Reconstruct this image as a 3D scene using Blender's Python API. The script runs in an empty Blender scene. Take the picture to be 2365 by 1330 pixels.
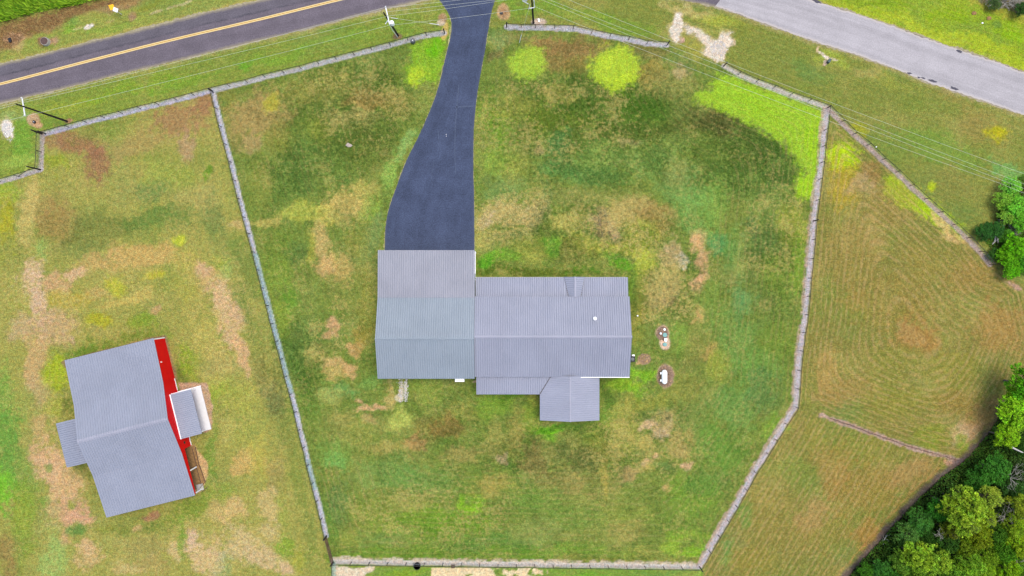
import bpy, math, random
import numpy as np
from mathutils import Vector, Matrix
# ------------------------------------------------------------------ camera, world, sun, exposure
scene = bpy.context.scene
C = scene.collection
H = 118.0            # drone height (m)
S = 13.4             # photo pixels per metre on the ground
cam_d = bpy.data.cameras.new('camera')
cam = bpy.data.objects.new('camera', cam_d); C.objects.link(cam)
cam.location = (0, 0, H); cam.rotation_euler = (0, 0, 0)
cam_d.sensor_width = 36.0
cam_d.lens = 36.0 * H / (2365.0 / S)
cam_d.clip_start = 1.0; cam_d.clip_end = 6000.0
scene.camera = cam
world = bpy.data.worlds.new('World'); scene.world = world; world.use_nodes = True
wn = world.node_tree
sky = wn.nodes.new('ShaderNodeTexSky'); sky.sky_type = 'NISHITA'; sky.sun_disc = False
SUN_EL, SUN_AZ = math.radians(74), math.radians(48)
sky.sun_elevation = SUN_EL; sky.sun_rotation = SUN_AZ
sky.air_density = 1.0; sky.dust_density = 3.0; sky.ozone_density = 1.0
bg = wn.nodes['Background']; bg.inputs['Strength'].default_value = 0.15
wn.links.new(sky.outputs[0], bg.inputs['Color'])
sun_d = bpy.data.lights.new('sun', 'SUN'); sun_d.energy = 1.25; sun_d.angle = math.radians(34)
sun_d.color = (1.0, 0.95, 0.88)
sun = bpy.data.objects.new('sun', sun_d); C.objects.link(sun)
sdir = Vector((math.sin(SUN_AZ) * math.cos(SUN_EL), math.cos(SUN_AZ) * math.cos(SUN_EL), math.sin(SUN_EL)))
sun.rotation_euler = sdir.to_track_quat('Z', 'Y').to_euler()
sun.location = sdir * 150
scene.view_settings.view_transform = 'Standard'; scene.view_settings.look = 'None'
scene.view_settings.exposure = 1.0; scene.view_settings.gamma = 1.0
scene.view_settings.use_curve_mapping = False

# ------------------------------------------------------------------ helpers
K = np.array((2.05, 2.08, 2.32))      # what a white matte surface on the ground sends back
def lin(c):
    c = np.asarray(c, float) / 255.0
    return np.where(c < .04045, c / 12.92, ((c + .055) / 1.055) ** 2.4)
def col(r, g, b):                      # real-world albedo whose lit ground patch shows as r,g,b
    v = np.minimum(lin((r, g, b)) / K, .82)
    return (float(v[0]), float(v[1]), float(v[2]), 1.0)
def P(px, py, z=0.0):
    k = (H - z) / H
    return Vector(((px - 1182.5) * k / S, -(py - 665.0) * k / S, z))

def mesh_obj(name, verts, faces, mat, parent=None, smooth=False):
    me = bpy.data.meshes.new(name)
    me.from_pydata([tuple(v) for v in verts], [], faces)
    me.update()
    if mat: me.materials.append(mat)
    if smooth:
        for p in me.polygons: p.use_smooth = True
    o = bpy.data.objects.new(name, me); C.objects.link(o)
    if parent: o.parent = parent
    return o
def empty(name, loc=(0, 0, 0), rz=0.0):
    o = bpy.data.objects.new(name, None); C.objects.link(o)
    o.location = loc; o.rotation_euler = (0, 0, rz); o.empty_display_size = .5
    return o
def tag(o, label=None, cat=None, group=None, kind=None):
    if label: o['label'] = label
    if cat: o['category'] = cat
    if group: o['group'] = group
    if kind: o['kind'] = kind
    return o

class MB:
    """collects shapes into one mesh"""
    def __init__(s): s.v = []; s.f = []
    def add(s, vs, fs):
        n = len(s.v); s.v += [tuple(v) for v in vs]; s.f += [tuple(i + n for i in f) for f in fs]
        return s
    def box(s, x0, x1, y0, y1, z0, z1):
        vs = [(x, y, z) for z in (z0, z1) for y in (y0, y1) for x in (x0, x1)]
        return s.add(vs, [(0, 2, 3, 1), (4, 5, 7, 6), (0, 1, 5, 4), (2, 6, 7, 3), (0, 4, 6, 2), (1, 3, 7, 5)])
    def bar(s, a, b, w, h, up=(0, 0, 1)):
        a, b = Vector(a), Vector(b); d = (b - a).normalized(); upv = Vector(up)
        if abs(d.dot(upv)) > .97: upv = Vector((1, 0, 0))
        r = d.cross(upv).normalized() * w / 2; t = r.cross(d).normalized() * h / 2
        vs = [p + q for p in (a, b) for q in (-r - t, r - t, r + t, -r + t)]
        return s.add(vs, [(3, 2, 1, 0), (4, 5, 6, 7), (0, 1, 5, 4), (1, 2, 6, 5), (2, 3, 7, 6), (3, 0, 4, 7)])
    def tube(s, pts, rads, n=8, cap=True):
        pts = [Vector(p) for p in pts]
        if not hasattr(rads, '__len__'): rads = [rads] * len(pts)
        rings = []; base = len(s.v)
        for i, p in enumerate(pts):
            d = (pts[min(i + 1, len(pts) - 1)] - pts[max(i - 1, 0)])
            d = d.normalized() if d.length > 1e-9 else Vector((0, 0, 1))
            ref = Vector((0, 0, 1)) if abs(d.z) < .9 else Vector((1, 0, 0))
            a = d.cross(ref).normalized(); b = d.cross(a).normalized()
            for k in range(n):
                t = 2 * math.pi * k / n
                s.v.append(tuple(p + (a * math.cos(t) + b * math.sin(t)) * rads[i]))
        for i in range(len(pts) - 1):
            for k in range(n):
                k2 = (k + 1) % n
                s.f.append((base + i * n + k, base + i * n + k2, base + (i + 1) * n + k2, base + (i + 1) * n + k))
        if cap:
            s.f.append(tuple(base + k for k in range(n)))
            s.f.append(tuple(base + (len(pts) - 1) * n + k for k in reversed(range(n))))
        return s
    def lathe(s, c, prof, n=20):       # prof: (r, z) pairs, bottom to top
        return s.tube([(c[0], c[1], c[2] + z) for r, z in prof], [max(r, .001) for r, z in prof], n)
    def prism(s, poly, z0, z1):
        n = len(poly); vs = [(p[0], p[1], z0) for p in poly] + [(p[0], p[1], z1) for p in poly]
        return s.add(vs, [tuple(reversed(range(n))), tuple(range(n, 2 * n))] + [(i, (i + 1) % n, n + (i + 1) % n, n + i) for i in range(n)])
    def prism_x(s, prof, x0, x1):      # prof: (y, z) outline extruded along x
        n = len(prof); vs = [(x0, y, z) for y, z in prof] + [(x1, y, z) for y, z in prof]
        return s.add(vs, [tuple(reversed(range(n))), tuple(range(n, 2 * n))] + [(i, (i + 1) % n, n + (i + 1) % n, n + i) for i in range(n)])
    def build(s, name, mat, parent=None, smooth=False, recalc=True):
        o = mesh_obj(name, s.v, s.f, mat, parent, smooth)
        if recalc:
            import bmesh
            bm = bmesh.new(); bm.from_mesh(o.data); bmesh.ops.recalc_face_normals(bm, faces=bm.faces); bm.to_mesh(o.data); bm.free()
        return o

# ------------------------------------------------------------------ node helper + materials
class NB:
    def __init__(s, name):
        s.m = bpy.data.materials.new(name); s.m.use_nodes = True
        s.t = s.m.node_tree; s.b = s.t.nodes['Principled BSDF']; s.out = s.t.nodes['Material Output']
        s.b.inputs['Specular IOR Level'].default_value = .25
    def n(s, typ, **kw):
        nd = s.t.nodes.new(typ)
        for k, v in kw.items(): setattr(nd, k, v)
        return nd
    def put(s, sock, v):
        if isinstance(v, bpy.types.NodeSocket): s.t.links.new(v, sock)
        elif v is not None: sock.default_value = v
    def pos(s): return s.n('ShaderNodeNewGeometry').outputs['Position']
    def obj(s): return s.n('ShaderNodeTexCoord').outputs['Object']
    def noise(s, vec, scale, detail=3., rough=.55, dist=0., color=False):
        nd = s.n('ShaderNodeTexNoise'); s.put(nd.inputs['Vector'], vec); nd.inputs['Scale'].default_value = scale
        nd.inputs['Detail'].default_value = detail; nd.inputs['Roughness'].default_value = rough; nd.inputs['Distortion'].default_value = dist
        return nd.outputs['Color' if color else 'Fac']
    def math(s, op, a, b=None, c=None, clamp=False):
        nd = s.n('ShaderNodeMath', operation=op, use_clamp=clamp)
        s.put(nd.inputs[0], a); s.put(nd.inputs[1], b)
        if c is not None: s.put(nd.inputs[2], c)
        return nd.outputs[0]
    def vmath(s, op, a, b=None):
        nd = s.n('ShaderNodeVectorMath', operation=op); s.put(nd.inputs[0], a); s.put(nd.inputs[1], b)
        return nd.outputs[0]
    def ramp(s, v, a, b, lo=0., hi=1., smooth=True):
        nd = s.n('ShaderNodeMapRange', interpolation_type='SMOOTHSTEP' if smooth else 'LINEAR')
        s.put(nd.inputs[0], v); s.put(nd.inputs[1], a); s.put(nd.inputs[2], b); s.put(nd.inputs[3], lo); s.put(nd.inputs[4], hi)
        return nd.outputs[0]
    def mix(s, f, a, b, mode='MIX'):
        nd = s.n('ShaderNodeMix', data_type='RGBA', blend_type=mode)
        s.put(nd.inputs[0], f); s.put(nd.inputs[6], a); s.put(nd.inputs[7], b)
        return nd.outputs[2]
    def scale(s, colr, f):             # colour times scalar
        return s.vmath('MULTIPLY', colr, s.comb(f, f, f))
    def comb(s, x, y, z):
        nd = s.n('ShaderNodeCombineXYZ'); s.put(nd.inputs[0], x); s.put(nd.inputs[1], y); s.put(nd.inputs[2], z)
        return nd.outputs[0]
    def sep(s, v):
        nd = s.n('ShaderNodeSeparateXYZ'); s.put(nd.inputs[0], v); return nd.outputs
    def attr(s, name, out='Color'):
        nd = s.n('ShaderNodeAttribute'); nd.attribute_name = name; return nd.outputs[out]
    def bump(s, h, strength=.3, dist=.05):
        nd = s.n('ShaderNodeBump'); s.put(nd.inputs['Height'], h); nd.inputs['Strength'].default_value = strength
        nd.inputs['Distance'].default_value = dist; s.t.links.new(nd.outputs[0], s.b.inputs['Normal'])
    def done(s, base, rough=.8, spec=None, metal=None):
        s.put(s.b.inputs['Base Color'], base); s.put(s.b.inputs['Roughness'], rough)
        if spec is not None: s.b.inputs['Specular IOR Level'].default_value = spec
        if metal is not None: s.b.inputs['Metallic'].default_value = metal
        return s.m

def simple(name, c, rough=.7, var=.12, sc=3., spec=.25, metal=0., stain=None):
    b = NB(name); o = b.obj()
    f = b.ramp(b.noise(o, sc, 5, .6), .25, .75, 1 - var, 1 + var)
    base = b.scale(c[:3], f)
    if stain:
        base = b.mix(b.ramp(b.noise(o, sc * .35, 5, .65), .52, .72, 0, .55), base, stain)
    b.bump(b.noise(o, sc * 6, 3), .15, .01)
    return b.done(base, rough, spec, metal)

def roof_mat(name, c):
    b = NB(name); p = b.pos(); o = b.obj()
    f = b.ramp(b.noise(p, .22, 4, .6), .3, .7, .95, 1.05)
    g = b.ramp(b.noise(p, 5., 3, .6), .3, .7, .955, 1.045)
    base = b.scale(b.scale(c[:3], f), g)
    base = b.mix(b.ramp(b.noise(p, .9, 6, .7), .55, .8, 0, .10), base, (.20, .19, .18, 1))
    b.bump(b.noise(p, 14, 2), .08, .01)
    return b.done(base, b.ramp(b.noise(p, .6, 4), .3, .7, .5, .68), .3, .0)

M = {}
M['roof_lav'] = roof_mat('roof_lavender_grey', col(178, 183, 208))
M['roof_blue'] = roof_mat('roof_blue_grey', col(170, 183, 202))
M['roof_pale'] = roof_mat('roof_pale_grey', col(178, 181, 200))
M['roof_barn'] = roof_mat('roof_barn_grey', col(170, 177, 202))
M['cap'] = roof_mat('roof_cap', col(188, 190, 214))
M['white'] = simple('white_metal', (.78, .78, .77, 1), .45, .04, 1.5)
M['whitewall'] = simple('white_siding', (.72, .72, .70, 1), .5, .05, 1.)
M['tankwhite'] = simple('tank_white', (.80, .80, .79, 1), .35, .03, 2.)
M['red'] = simple('red_siding', (.58, .003, .005, 1), .5, .08, .7, spec=.1)
M['darkpost'] = simple('dark_painted_steel', (.016, .013, .014, 1), .55, .3, 4.)
M['brownrail'] = simple('dark_bronze', (.035, .024, .020, 1), .6, .3, 4.)
M['polewood'] = simple('tarred_pole_wood', (.020, .016, .014, 1), .85, .35, 2.)
M['paleiron'] = simple('galvanised_iron', (.62, .62, .62, 1), .45, .08, 3.)
M['wire'] = simple('aluminium_wire', (.46, .48, .40, 1), .5, .03, 1.)
M['paleslab'] = simple('pale_concrete_slab', (.52, .51, .49, 1), .8, .05, 2., stain=(.55, .49, .42, 1))
M['concrete'] = simple('concrete', col(216, 213, 208), .85, .07, 2., stain=(.32, .27, .21, 1))
M['black'] = simple('black_plastic', (.014, .015, .017, 1), .5, .2, 5.)
M['teal'] = simple('teal_plastic', col(150, 205, 205), .6, .06, 4.)
M['brownwood'] = simple('brown_wood', (.09, .05, .03, 1), .8, .3, 6.)
M['rust'] = simple('rusty_iron', (.075, .045, .038, 1), .8, .3, 5.)
M['yellow'] = simple('yellow_sign', (.80, .38, .01, 1), .5, .04, 2.)
M['dirtfloor'] = simple('bare_soil', col(176, 138, 92), .95, .35, 3., stain=(.12, .075, .04, 1))
M['sandst'] = simple('white_caliche', (.40, .37, .34, 1), .95, .15, 3.)
M['rock'] = simple('pale_rock', col(205, 190, 180), .9, .2, 3.)
M['pinkflash'] = simple('white_flashing', (.76, .74, .73, 1), .4, .03, 2.)
M['darkglass'] = simple('dark_glass', (.02, .024, .03, 1), .1, .1, 2., spec=.5)
M['deadwood'] = simple('dead_grey_wood', (.36, .34, .31, 1), .85, .15, 4.)
M['bark'] = simple('bark', (.11, .09, .07, 1), .9, .3, 4.)

# ------------------------------------------------------------------ numpy noise and shape masks (photo pixels on the ground)
def vnoise(x, y, seed):
    xi = np.floor(x).astype(np.int64); yi = np.floor(y).astype(np.int64); fx = x - xi; fy = y - yi
    def h(a, b):
        n = (a * 374761393 + b * 668265263 + seed * 1442695041) & 0x7fffffff
        n = ((n ^ (n >> 13)) * 1274126177) & 0x7fffffff
        return ((n ^ (n >> 16)) & 0xffff) / 65535.0
    u = fx * fx * (3 - 2 * fx); v = fy * fy * (3 - 2 * fy)
    return (h(xi, yi) * (1 - u) + h(xi + 1, yi) * u) * (1 - v) + (h(xi, yi + 1) * (1 - u) + h(xi + 1, yi + 1) * u) * v
def fbm(x, y, size, oct=4, seed=0, gain=.55):
    s = 0; a = 1; t = 0
    for i in range(oct):
        s = s + a * vnoise(x / size * 2 ** i + 17.3 * i, y / size * 2 ** i - 9.1 * i, seed + i * 7); t += a; a *= gain
    return s / t * 2 - 1
def sstep(a, b, x):
    t = np.clip((x - a) / (b - a), 0, 1); return t * t * (3 - 2 * t)
def segdist(x, y, a, b):
    ax, ay = a; dx, dy = b[0] - ax, b[1] - ay
    t = np.clip(((x - ax) * dx + (y - ay) * dy) / (dx * dx + dy * dy + 1e-9), 0, 1)
    return np.hypot(x - ax - t * dx, y - ay - t * dy)
def linedist(x, y, pl):
    d = None
    for a, b in zip(pl[:-1], pl[1:]):
        e = segdist(x, y, a, b); d = e if d is None else np.minimum(d, e)
    return d
def inside(x, y, poly):
    r = np.zeros(x.shape, bool); n = len(poly)
    for i in range(n):
        x1, y1 = poly[i]; x2, y2 = poly[(i + 1) % n]
        if y1 == y2: continue
        r ^= ((y1 > y) != (y2 > y)) & (x < (x2 - x1) * (y - y1) / (y2 - y1) + x1)
    return r
def sdf(x, y, poly):                   # negative inside
    d = linedist(x, y, list(poly) + [poly[0]])
    return np.where(inside(x, y, poly), -d, d)

# ------------------------------------------------------------------ layout read off the photograph (pixels; fence lines at 1.5 m)
def ground_px(px, py, z): k = (H - z) / H; return (1182.5 + (px - 1182.5) * k, 665 + (py - 665) * k)
FZ = 1.5
FENCES = {
 'front_left': [(92, 304), (147, 289), (187.7, 277.6), (230, 267), (272, 257), (314.5, 246), (356, 236), (399, 225.5), (440, 214.5), (482, 203), (523, 193.5), (564, 184), (605, 172), (649.5, 161.5), (689.5, 152), (731, 140.7), (772, 130), (813.5, 119.5), (855, 108.6), (898, 97.5), (939.4, 86), (982.5, 74.5), (1024.8, 69)],
 'west_return': [(83.6, 305), (82.5, 347), (80, 388)],
 'far_left': [(80, 388), (30, 404), (-14, 416), (-60, 428)],
 'cross': [(484, 207), (493.4, 246.7), (504, 288.7), (515, 329.5), (526.5, 371), (536.4, 414), (547, 457), (559, 500), (569.5, 538), (581, 581), (592, 623), (602.6, 665), (613.5, 705.5), (624, 748), (635, 788.5), (646, 830), (656, 871), (667.6, 912), (678.5, 953.5), (687.5, 995.4), (698.3, 1036), (707.3, 1077), (718, 1119.6), (729, 1160), (739, 1202), (748.8, 1245)],
 'back': [(764.3, 1305)] + [(764.3 + 42.84 * i, 1305 + 12 * i / 20) for i in range(1, 20)] + [(1621, 1317)],
 'east': [(1621, 1317), (1643, 1279), (1664, 1242), (1685, 1207), (1705, 1173), (1727, 1134), (1749, 1094), (1777, 1050), (1797, 1018), (1820, 981), (1845, 943), (1849, 900), (1851, 857), (1856, 811), (1862, 769), (1868, 727), (1872, 684), (1875, 642), (1880, 597), (1884, 552), (1887.5, 508), (1894, 460), (1900, 411), (1905, 372), (1909, 334), (1913, 296), (1918.5, 245)],
 'front_right': [(1169.9, 54.6), (1204, 56), (1237, 56.5), (1282, 57.5), (1325.5, 58.5), (1368.5, 68), (1411.5, 77), (1454.6, 84), (1497.7, 93.7), (1545, 97)],
 'front_gate_side': [(1677.6, 145.7), (1712, 165), (1753, 183), (1793, 197.5), (1833, 213.5), (1876, 228), (1920, 243.5)],
 'diagonal': [(1920, 243.5), (1952, 276.7), (1980.7, 305.5), (2013, 331), (2047.5, 365), (2080, 394), (2112.5, 425.7), (2146.7, 457), (2181, 488), (2213.5, 516.7), (2246, 548), (2276, 580), (2300, 610)],
 'south_stub': [(766, 1307), (766, 1348), (766, 1390)],
}
FB = {k: [ground_px(x, y, FZ) for x, y in v] for k, v in FENCES.items()}
ROAD_UP = [(-700, 325), (-300, 225), (0, 150.5), (115.8, 122.4), (231.6, 91), (363.9, 59.5), (463, 33), (600, 1.6), (750, -32), (900, -62), (1100, -88), (1300, -95), (1500, -80), (1700, -48), (1875.7, 0), (2031, 49.6), (2196.7, 109), (2312.5, 145.6), (2500, 222), (3100, 480)]
ROAD_LO = [(-700, 410), (-300, 310), (0, 237.5), (132, 206.7), (264.6, 173.7), (397, 142), (496, 117), (600, 92), (716, 65), (831.8, 34), (900, 17), (957.6, 4), (1060, -16), (1200, -30), (1350, -34), (1480, -22), (1575, 0), (1653, 13), (1750, 48.5), (1882, 96), (2014.7, 137), (2147, 192), (2279, 235), (2365, 264.7), (2500, 322), (3100, 580)]
ROAD_CL = [(-700, 368), (-300, 269), (0, 194.5), (198.5, 142), (397, 91.5), (600, 44.7), (778.8, 0), (900, -28), (1100, -55), (1300, -66), (1480, -56)]
DRIVE_L = [(985, -22), (1004, -14), (1015.5, 0), (1025.5, 15), (1038.7, 34.8), (1043.7, 54.6), (1041, 82.8), (1034, 110), (1028.8, 132.5), (1013.9, 198.7), (997, 246.7), (967.5, 314.6), (944, 357.6), (922.8, 410.6), (913, 440), (904.7, 460), (897, 485), (891, 513), (888.8, 560), (888.4, 600)]
DRIVE_R = [(1163, -35), (1152, -20), (1143, 0), (1136, 26), (1129.8, 53), (1121.5, 109), (1111.6, 162), (1105, 197), (1100, 232), (1096, 275), (1093.4, 314.6), (1093.2, 380), (1094.2, 440), (1095, 480), (1095.5, 520), (1096, 560), (1096, 580), (1096, 590), (1096, 595), (1096, 600)]
WOODS = [(1945, 1345), (2010, 1272), (2065, 1208), (2120, 1150), (2175, 1100), (2232, 1058), (2270, 1015), (2300, 975), (2318, 940), (2340, 900), (2380, 850), (2900, 700), (2900, 1800), (1500, 1800)]

# ------------------------------------------------------------------ ground: one sheet to the horizon, grass colour per vertex, shade round the house painted in
def axis(lo, hi, step, far):
    a = list(np.arange(lo, hi + step * .5, step)); s = step * 2; x = a[-1]
    while x < far: x += s; a.append(x); s *= 1.5
    s = step * 2; x = a[0]
    while x > -far: x -= s; a.insert(0, x); s *= 1.5
    return np.array(a)
GX, GY = axis(-93, 93, .21, 2500), axis(-54, 54, .21, 2500)
gx, gy = np.meshgrid(GX, GY)
nx, ny = len(GX), len(GY)
X = gx.ravel() * S + 1182.5; Y = 665 - gy.ravel() * S
w1 = fbm(X, Y, 55, 5, 3); w2 = fbm(X, Y, 55, 5, 77)
Xw = X + w1 * 26; Yw = Y + w2 * 26
w3 = fbm(X, Y, 14, 3, 201); w4 = fbm(X, Y, 14, 3, 305)
Xh = X + w3 * 9 + w1 * 8; Yh = Y + w4 * 9 + w2 * 8
Xf = X + w3 * 3.0; Yf = Y + w4 * 3.0
N1 = fbm(X, Y, 120, 4, 11); N2 = fbm(X, Y, 40, 4, 21); N3 = fbm(X, Y, 12, 3, 31); N4 = fbm(X, Y, 5.5, 2, 401)
g = np.zeros((len(X), 3)); m1 = np.zeros(len(X)); m2 = np.zeros(len(X)); m3 = np.zeros(len(X))
def L(r, gg, b): return lin((r, gg, b))
def paint(mask, c, s=1.0):
    global g
    w = (mask * s)[:, None]; g = g * (1 - w) + L(*c) * w
def blob(cx, cy, rx, ry, c, s=.7, rot=0, hard=False, fine=False):
    global g
    R = 1.7 * max(rx, ry) + 40
    idx = np.nonzero((np.abs(X - cx) < R) & (np.abs(Y - cy) < R))[0]
    if not len(idx): return
    xs, ys = (Xf, Yf) if fine else ((Xh, Yh) if hard else (Xw, Yw))
    a = math.radians(rot); dx = xs[idx] - cx; dy = ys[idx] - cy
    t = np.hypot((dx * math.cos(a) + dy * math.sin(a)) / rx, (-dx * math.sin(a) + dy * math.cos(a)) / ry)
    if hard or fine: w = sstep(1.16, .84, t + N3[idx] * .12)
    else: w = sstep(1.30, .50, t + N3[idx] * .42 + N2[idx] * .26 + N4[idx] * .34)
    w = (w * s)[:, None]; g[idx] = g[idx] * (1 - w) + L(*c) * w
def mott(arr, cx, cy, rx, ry, s):
    t = np.hypot((Xw - cx) / rx, (Yw - cy) / ry); np.maximum(arr, sstep(1.3, .5, t) * s, out=arr)

yard = FB['cross'][::-1]
POLY_YARD = FB['front_left'][9:] + [(1035, 66), (1169, 60)] + FB['front_right'] + FB['front_gate_side'] + FB['east'][::-1][1:] + [FB['back'][0]] + FB['cross'][::-1]
POLY_WEST = [FB['far_left'][-1]] + [(-2000, 700), (-2000, 3000), (762, 3000), (764, 1330)] + FB['cross'][::-1] + FB['front_left'][:10][::-1] + FB['west_return'] + FB['far_left']
POLY_FIELD = FB['east'] + FB['diagonal'] + [(2360, 655), (2500, 740), (3000, 1000), (2900, 1900), (1500, 1900), (1610, 1330)]
in_yard = inside(X, Y, POLY_YARD); in_west = inside(X, Y, POLY_WEST); in_field = inside(X, Y, POLY_FIELD)
d_up = linedist(X, Y, ROAD_UP); north = Y < np.interp(X, [p[0] for p in ROAD_CL] + [1875, 2400, 3100], [p[1] for p in ROAD_CL] + [30, 215, 520])
g[:] = L(122, 134, 60)
# base tone of each plot
def zone(mask, c): g[mask] = L(*c)
zone(north & (X < 1300), (140, 146, 68)); zone(north & (X >= 1300), (134, 156, 38))
verge_l = (~north) & (~in_west) & (~in_yard) & (X < 1100); zone(verge_l, (122, 138, 56))
verge_r = (~north) & (~in_yard) & (~in_field) & (X > 1100) & (Y < 700); zone(verge_r, (121, 129, 58))
zone(in_west, (146, 144, 72)); zone(in_yard, (106, 122, 52)); zone(in_field, (122, 117, 58))
zone((Y > 1310) & (X > 766) & (X < 1622), (112, 142, 55))
# broad variation everywhere
paint(sstep(.05, .6, N1), (158, 150, 82), .30); paint(sstep(.05, .6, -N1), (98, 122, 52), .30)
paint(sstep(.1, .6, fbm(X, Y, 70, 4, 91)), (168, 150, 90), .22)
paint(sstep(.1, .6, fbm(X, Y, 60, 4, 97)), (96, 130, 44), .20)
paint(sstep(.1, .55, fbm(X, Y, 85, 4, 133)), (94, 128, 78), .14)

# --- verge strips beside the roads
for b in [(170, 240, 90, 14, (150, 160, 55), .5, -14), (300, 205, 130, 12, (118, 150, 40), .6, -14), (420, 190, 90, 12, (110, 150, 40), .5, -14), (640, 135, 90, 14, (112, 152, 45), .5, -14), (800, 90, 90, 14, (115, 150, 50), .5, -14), (560, 158, 26, 9, (85, 150, 30), .6, -14), (352, 158, 9, 7, (80, 145, 55), .7, 0), (930, 70, 45, 22, (112, 142, 52), .6, 0), (250, 60, 60, 12, (120, 150, 55), .5, -14), (180, 52, 16, 12, (95, 140, 60), .6, 0), (175, 75, 20, 9, (115, 160, 45), .6, 0), (900, 28, 60, 8, (160, 150, 95), .5, -14),
          (50, 330, 32, 60, (100, 152, 48), .6, 0), (35, 375, 35, 18, (150, 172, 75), .6, 0), (30, 270, 35, 16, (140, 160, 95), .5, 0), (140, 290, 40, 12, (100, 140, 50), .4, 0),
          (1080, 60, 30, 40, (128, 150, 60), .3, 0), (1300, 25, 120, 18, (105, 145, 42), .6, 10), (1430, 55, 110, 24, (108, 142, 44), .6, 12), (1190, 20, 30, 20, (110, 150, 45), .5, 0), (1340, 35, 60, 10, (150, 150, 70), .4, 12),
          (1590, 22, 70, 12, (182, 165, 105), .7, 12), (1660, 48, 60, 16, (158, 164, 62), .7, 15), (1600, 120, 40, 20, (160, 155, 60), .5, 20), (1720, 80, 50, 25, (120, 128, 50), .5, 0), (1860, 160, 60, 25, (95, 128, 62), .5, 15), (1930, 140, 50, 14, (150, 165, 60), .6, 20), (2050, 185, 70, 16, (148, 150, 62), .5, 20), (2010, 170, 40, 12, (165, 150, 95), .4, 20), (2170, 340, 120, 35, (104, 142, 52), .55, 22), (2270, 300, 60, 30, (140, 122, 66), .5, 22), (2300, 307, 26, 17, (170, 165, 22), .85, 10), (2060, 330, 60, 30, (112, 132, 56), .4, 30), (2330, 385, 50, 20, (100, 160, 85), .6, 20), (2200, 430, 60, 40, (124, 122, 62), .5, 20), (2210, 500, 50, 30, (105, 125, 60), .5, 0), (1985, 288, 16, 18, (152, 152, 38), .7, 0), (2240, 250, 90, 14, (150, 130, 72), .4, 22)]:
    blob(b[0], b[1], b[2], b[3], b[4], b[5], b[6])
blob(2151, 438, 14, 15, (165, 182, 30), .9)
# grassy edge of road, sandy
paint(sstep(14, 2, linedist(X, Y, ROAD_LO) + N3 * 5), (168, 150, 105), .5)
paint(sstep(14, 2, d_up + N3 * 5), (172, 152, 92), .5)
# burnt brown band below the tall grass
bb = sdf(Xh, Yh, [(-300, 150), (0, 58), (60, 40), (130, 26), (235, 2), (330, -25), (345, -5), (320, 10), (250, 18), (190, 34), (140, 62), (95, 76), (60, 88), (30, 118), (0, 120), (-300, 200)])
paint(sstep(8, -6, bb), (150, 113, 80), .75)
blob(20, 90, 24, 17, (188, 150, 120), .7); blob(112, 92, 26, 13, (176, 132, 110), .75); blob(102, 96, 17, 14, (120, 84, 66), .7); blob(35, 115, 15, 12, (185, 150, 110), .5)
blob(70, 72, 20, 8, (120, 105, 48), .6, -15); blob(260, 12, 40, 9, (150, 118, 88), .6, -14); blob(293, 32, 11, 13, (155, 118, 95), .85); blob(350, 12, 60, 8, (120, 125, 40), .5, -14)
blob(205, 61, 12, 5, (212, 202, 192), .9, -25, fine=True); blob(180, 65, 12, 3, (175, 170, 110), .7, -14, fine=True); blob(253, 50, 12, 3, (180, 160, 100), .6, -14, fine=True); blob(360, 28, 16, 3, (190, 172, 130), .6, -20, fine=True); blob(400, 15, 18, 3, (190, 172, 130), .5, -20, fine=True); blob(430, 6, 16, 3, (190, 172, 130), .6, -20, fine=True)
# north-east lime verge
for b in [(2000, 25, 120, 14, (142, 164, 34), .6, 18), (2140, 75, 150, 18, (160, 174, 46), .8, 20), (2300, 120, 100, 20, (156, 172, 40), .8, 22), (2330, 70, 45, 18, (130, 168, 22), .8, 22), (2200, 40, 70, 14, (128, 158, 26), .7, 18), (2050, 12, 70, 8, (110, 140, 30), .5, 14), (1950, 8, 50, 8, (150, 160, 45), .6, 10), (2270, 45, 60, 9, (128, 150, 38), .6, 20), (2290, 55, 12, 6, (95, 130, 60), .6, 0), (2300, 25, 90, 10, (165, 152, 62), .6, 18)]:
    blob(b[0], b[1], b[2], b[3], b[4], b[5], b[6])
paint(sstep(4, -3, sdf(Xh, Yh, [(2215, -30), (2255, 2), (2290, 12), (2330, 26), (2380, 38), (2600, 120), (2600, -200), (2215, -200)])), (112, 100, 76), .9)

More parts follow.
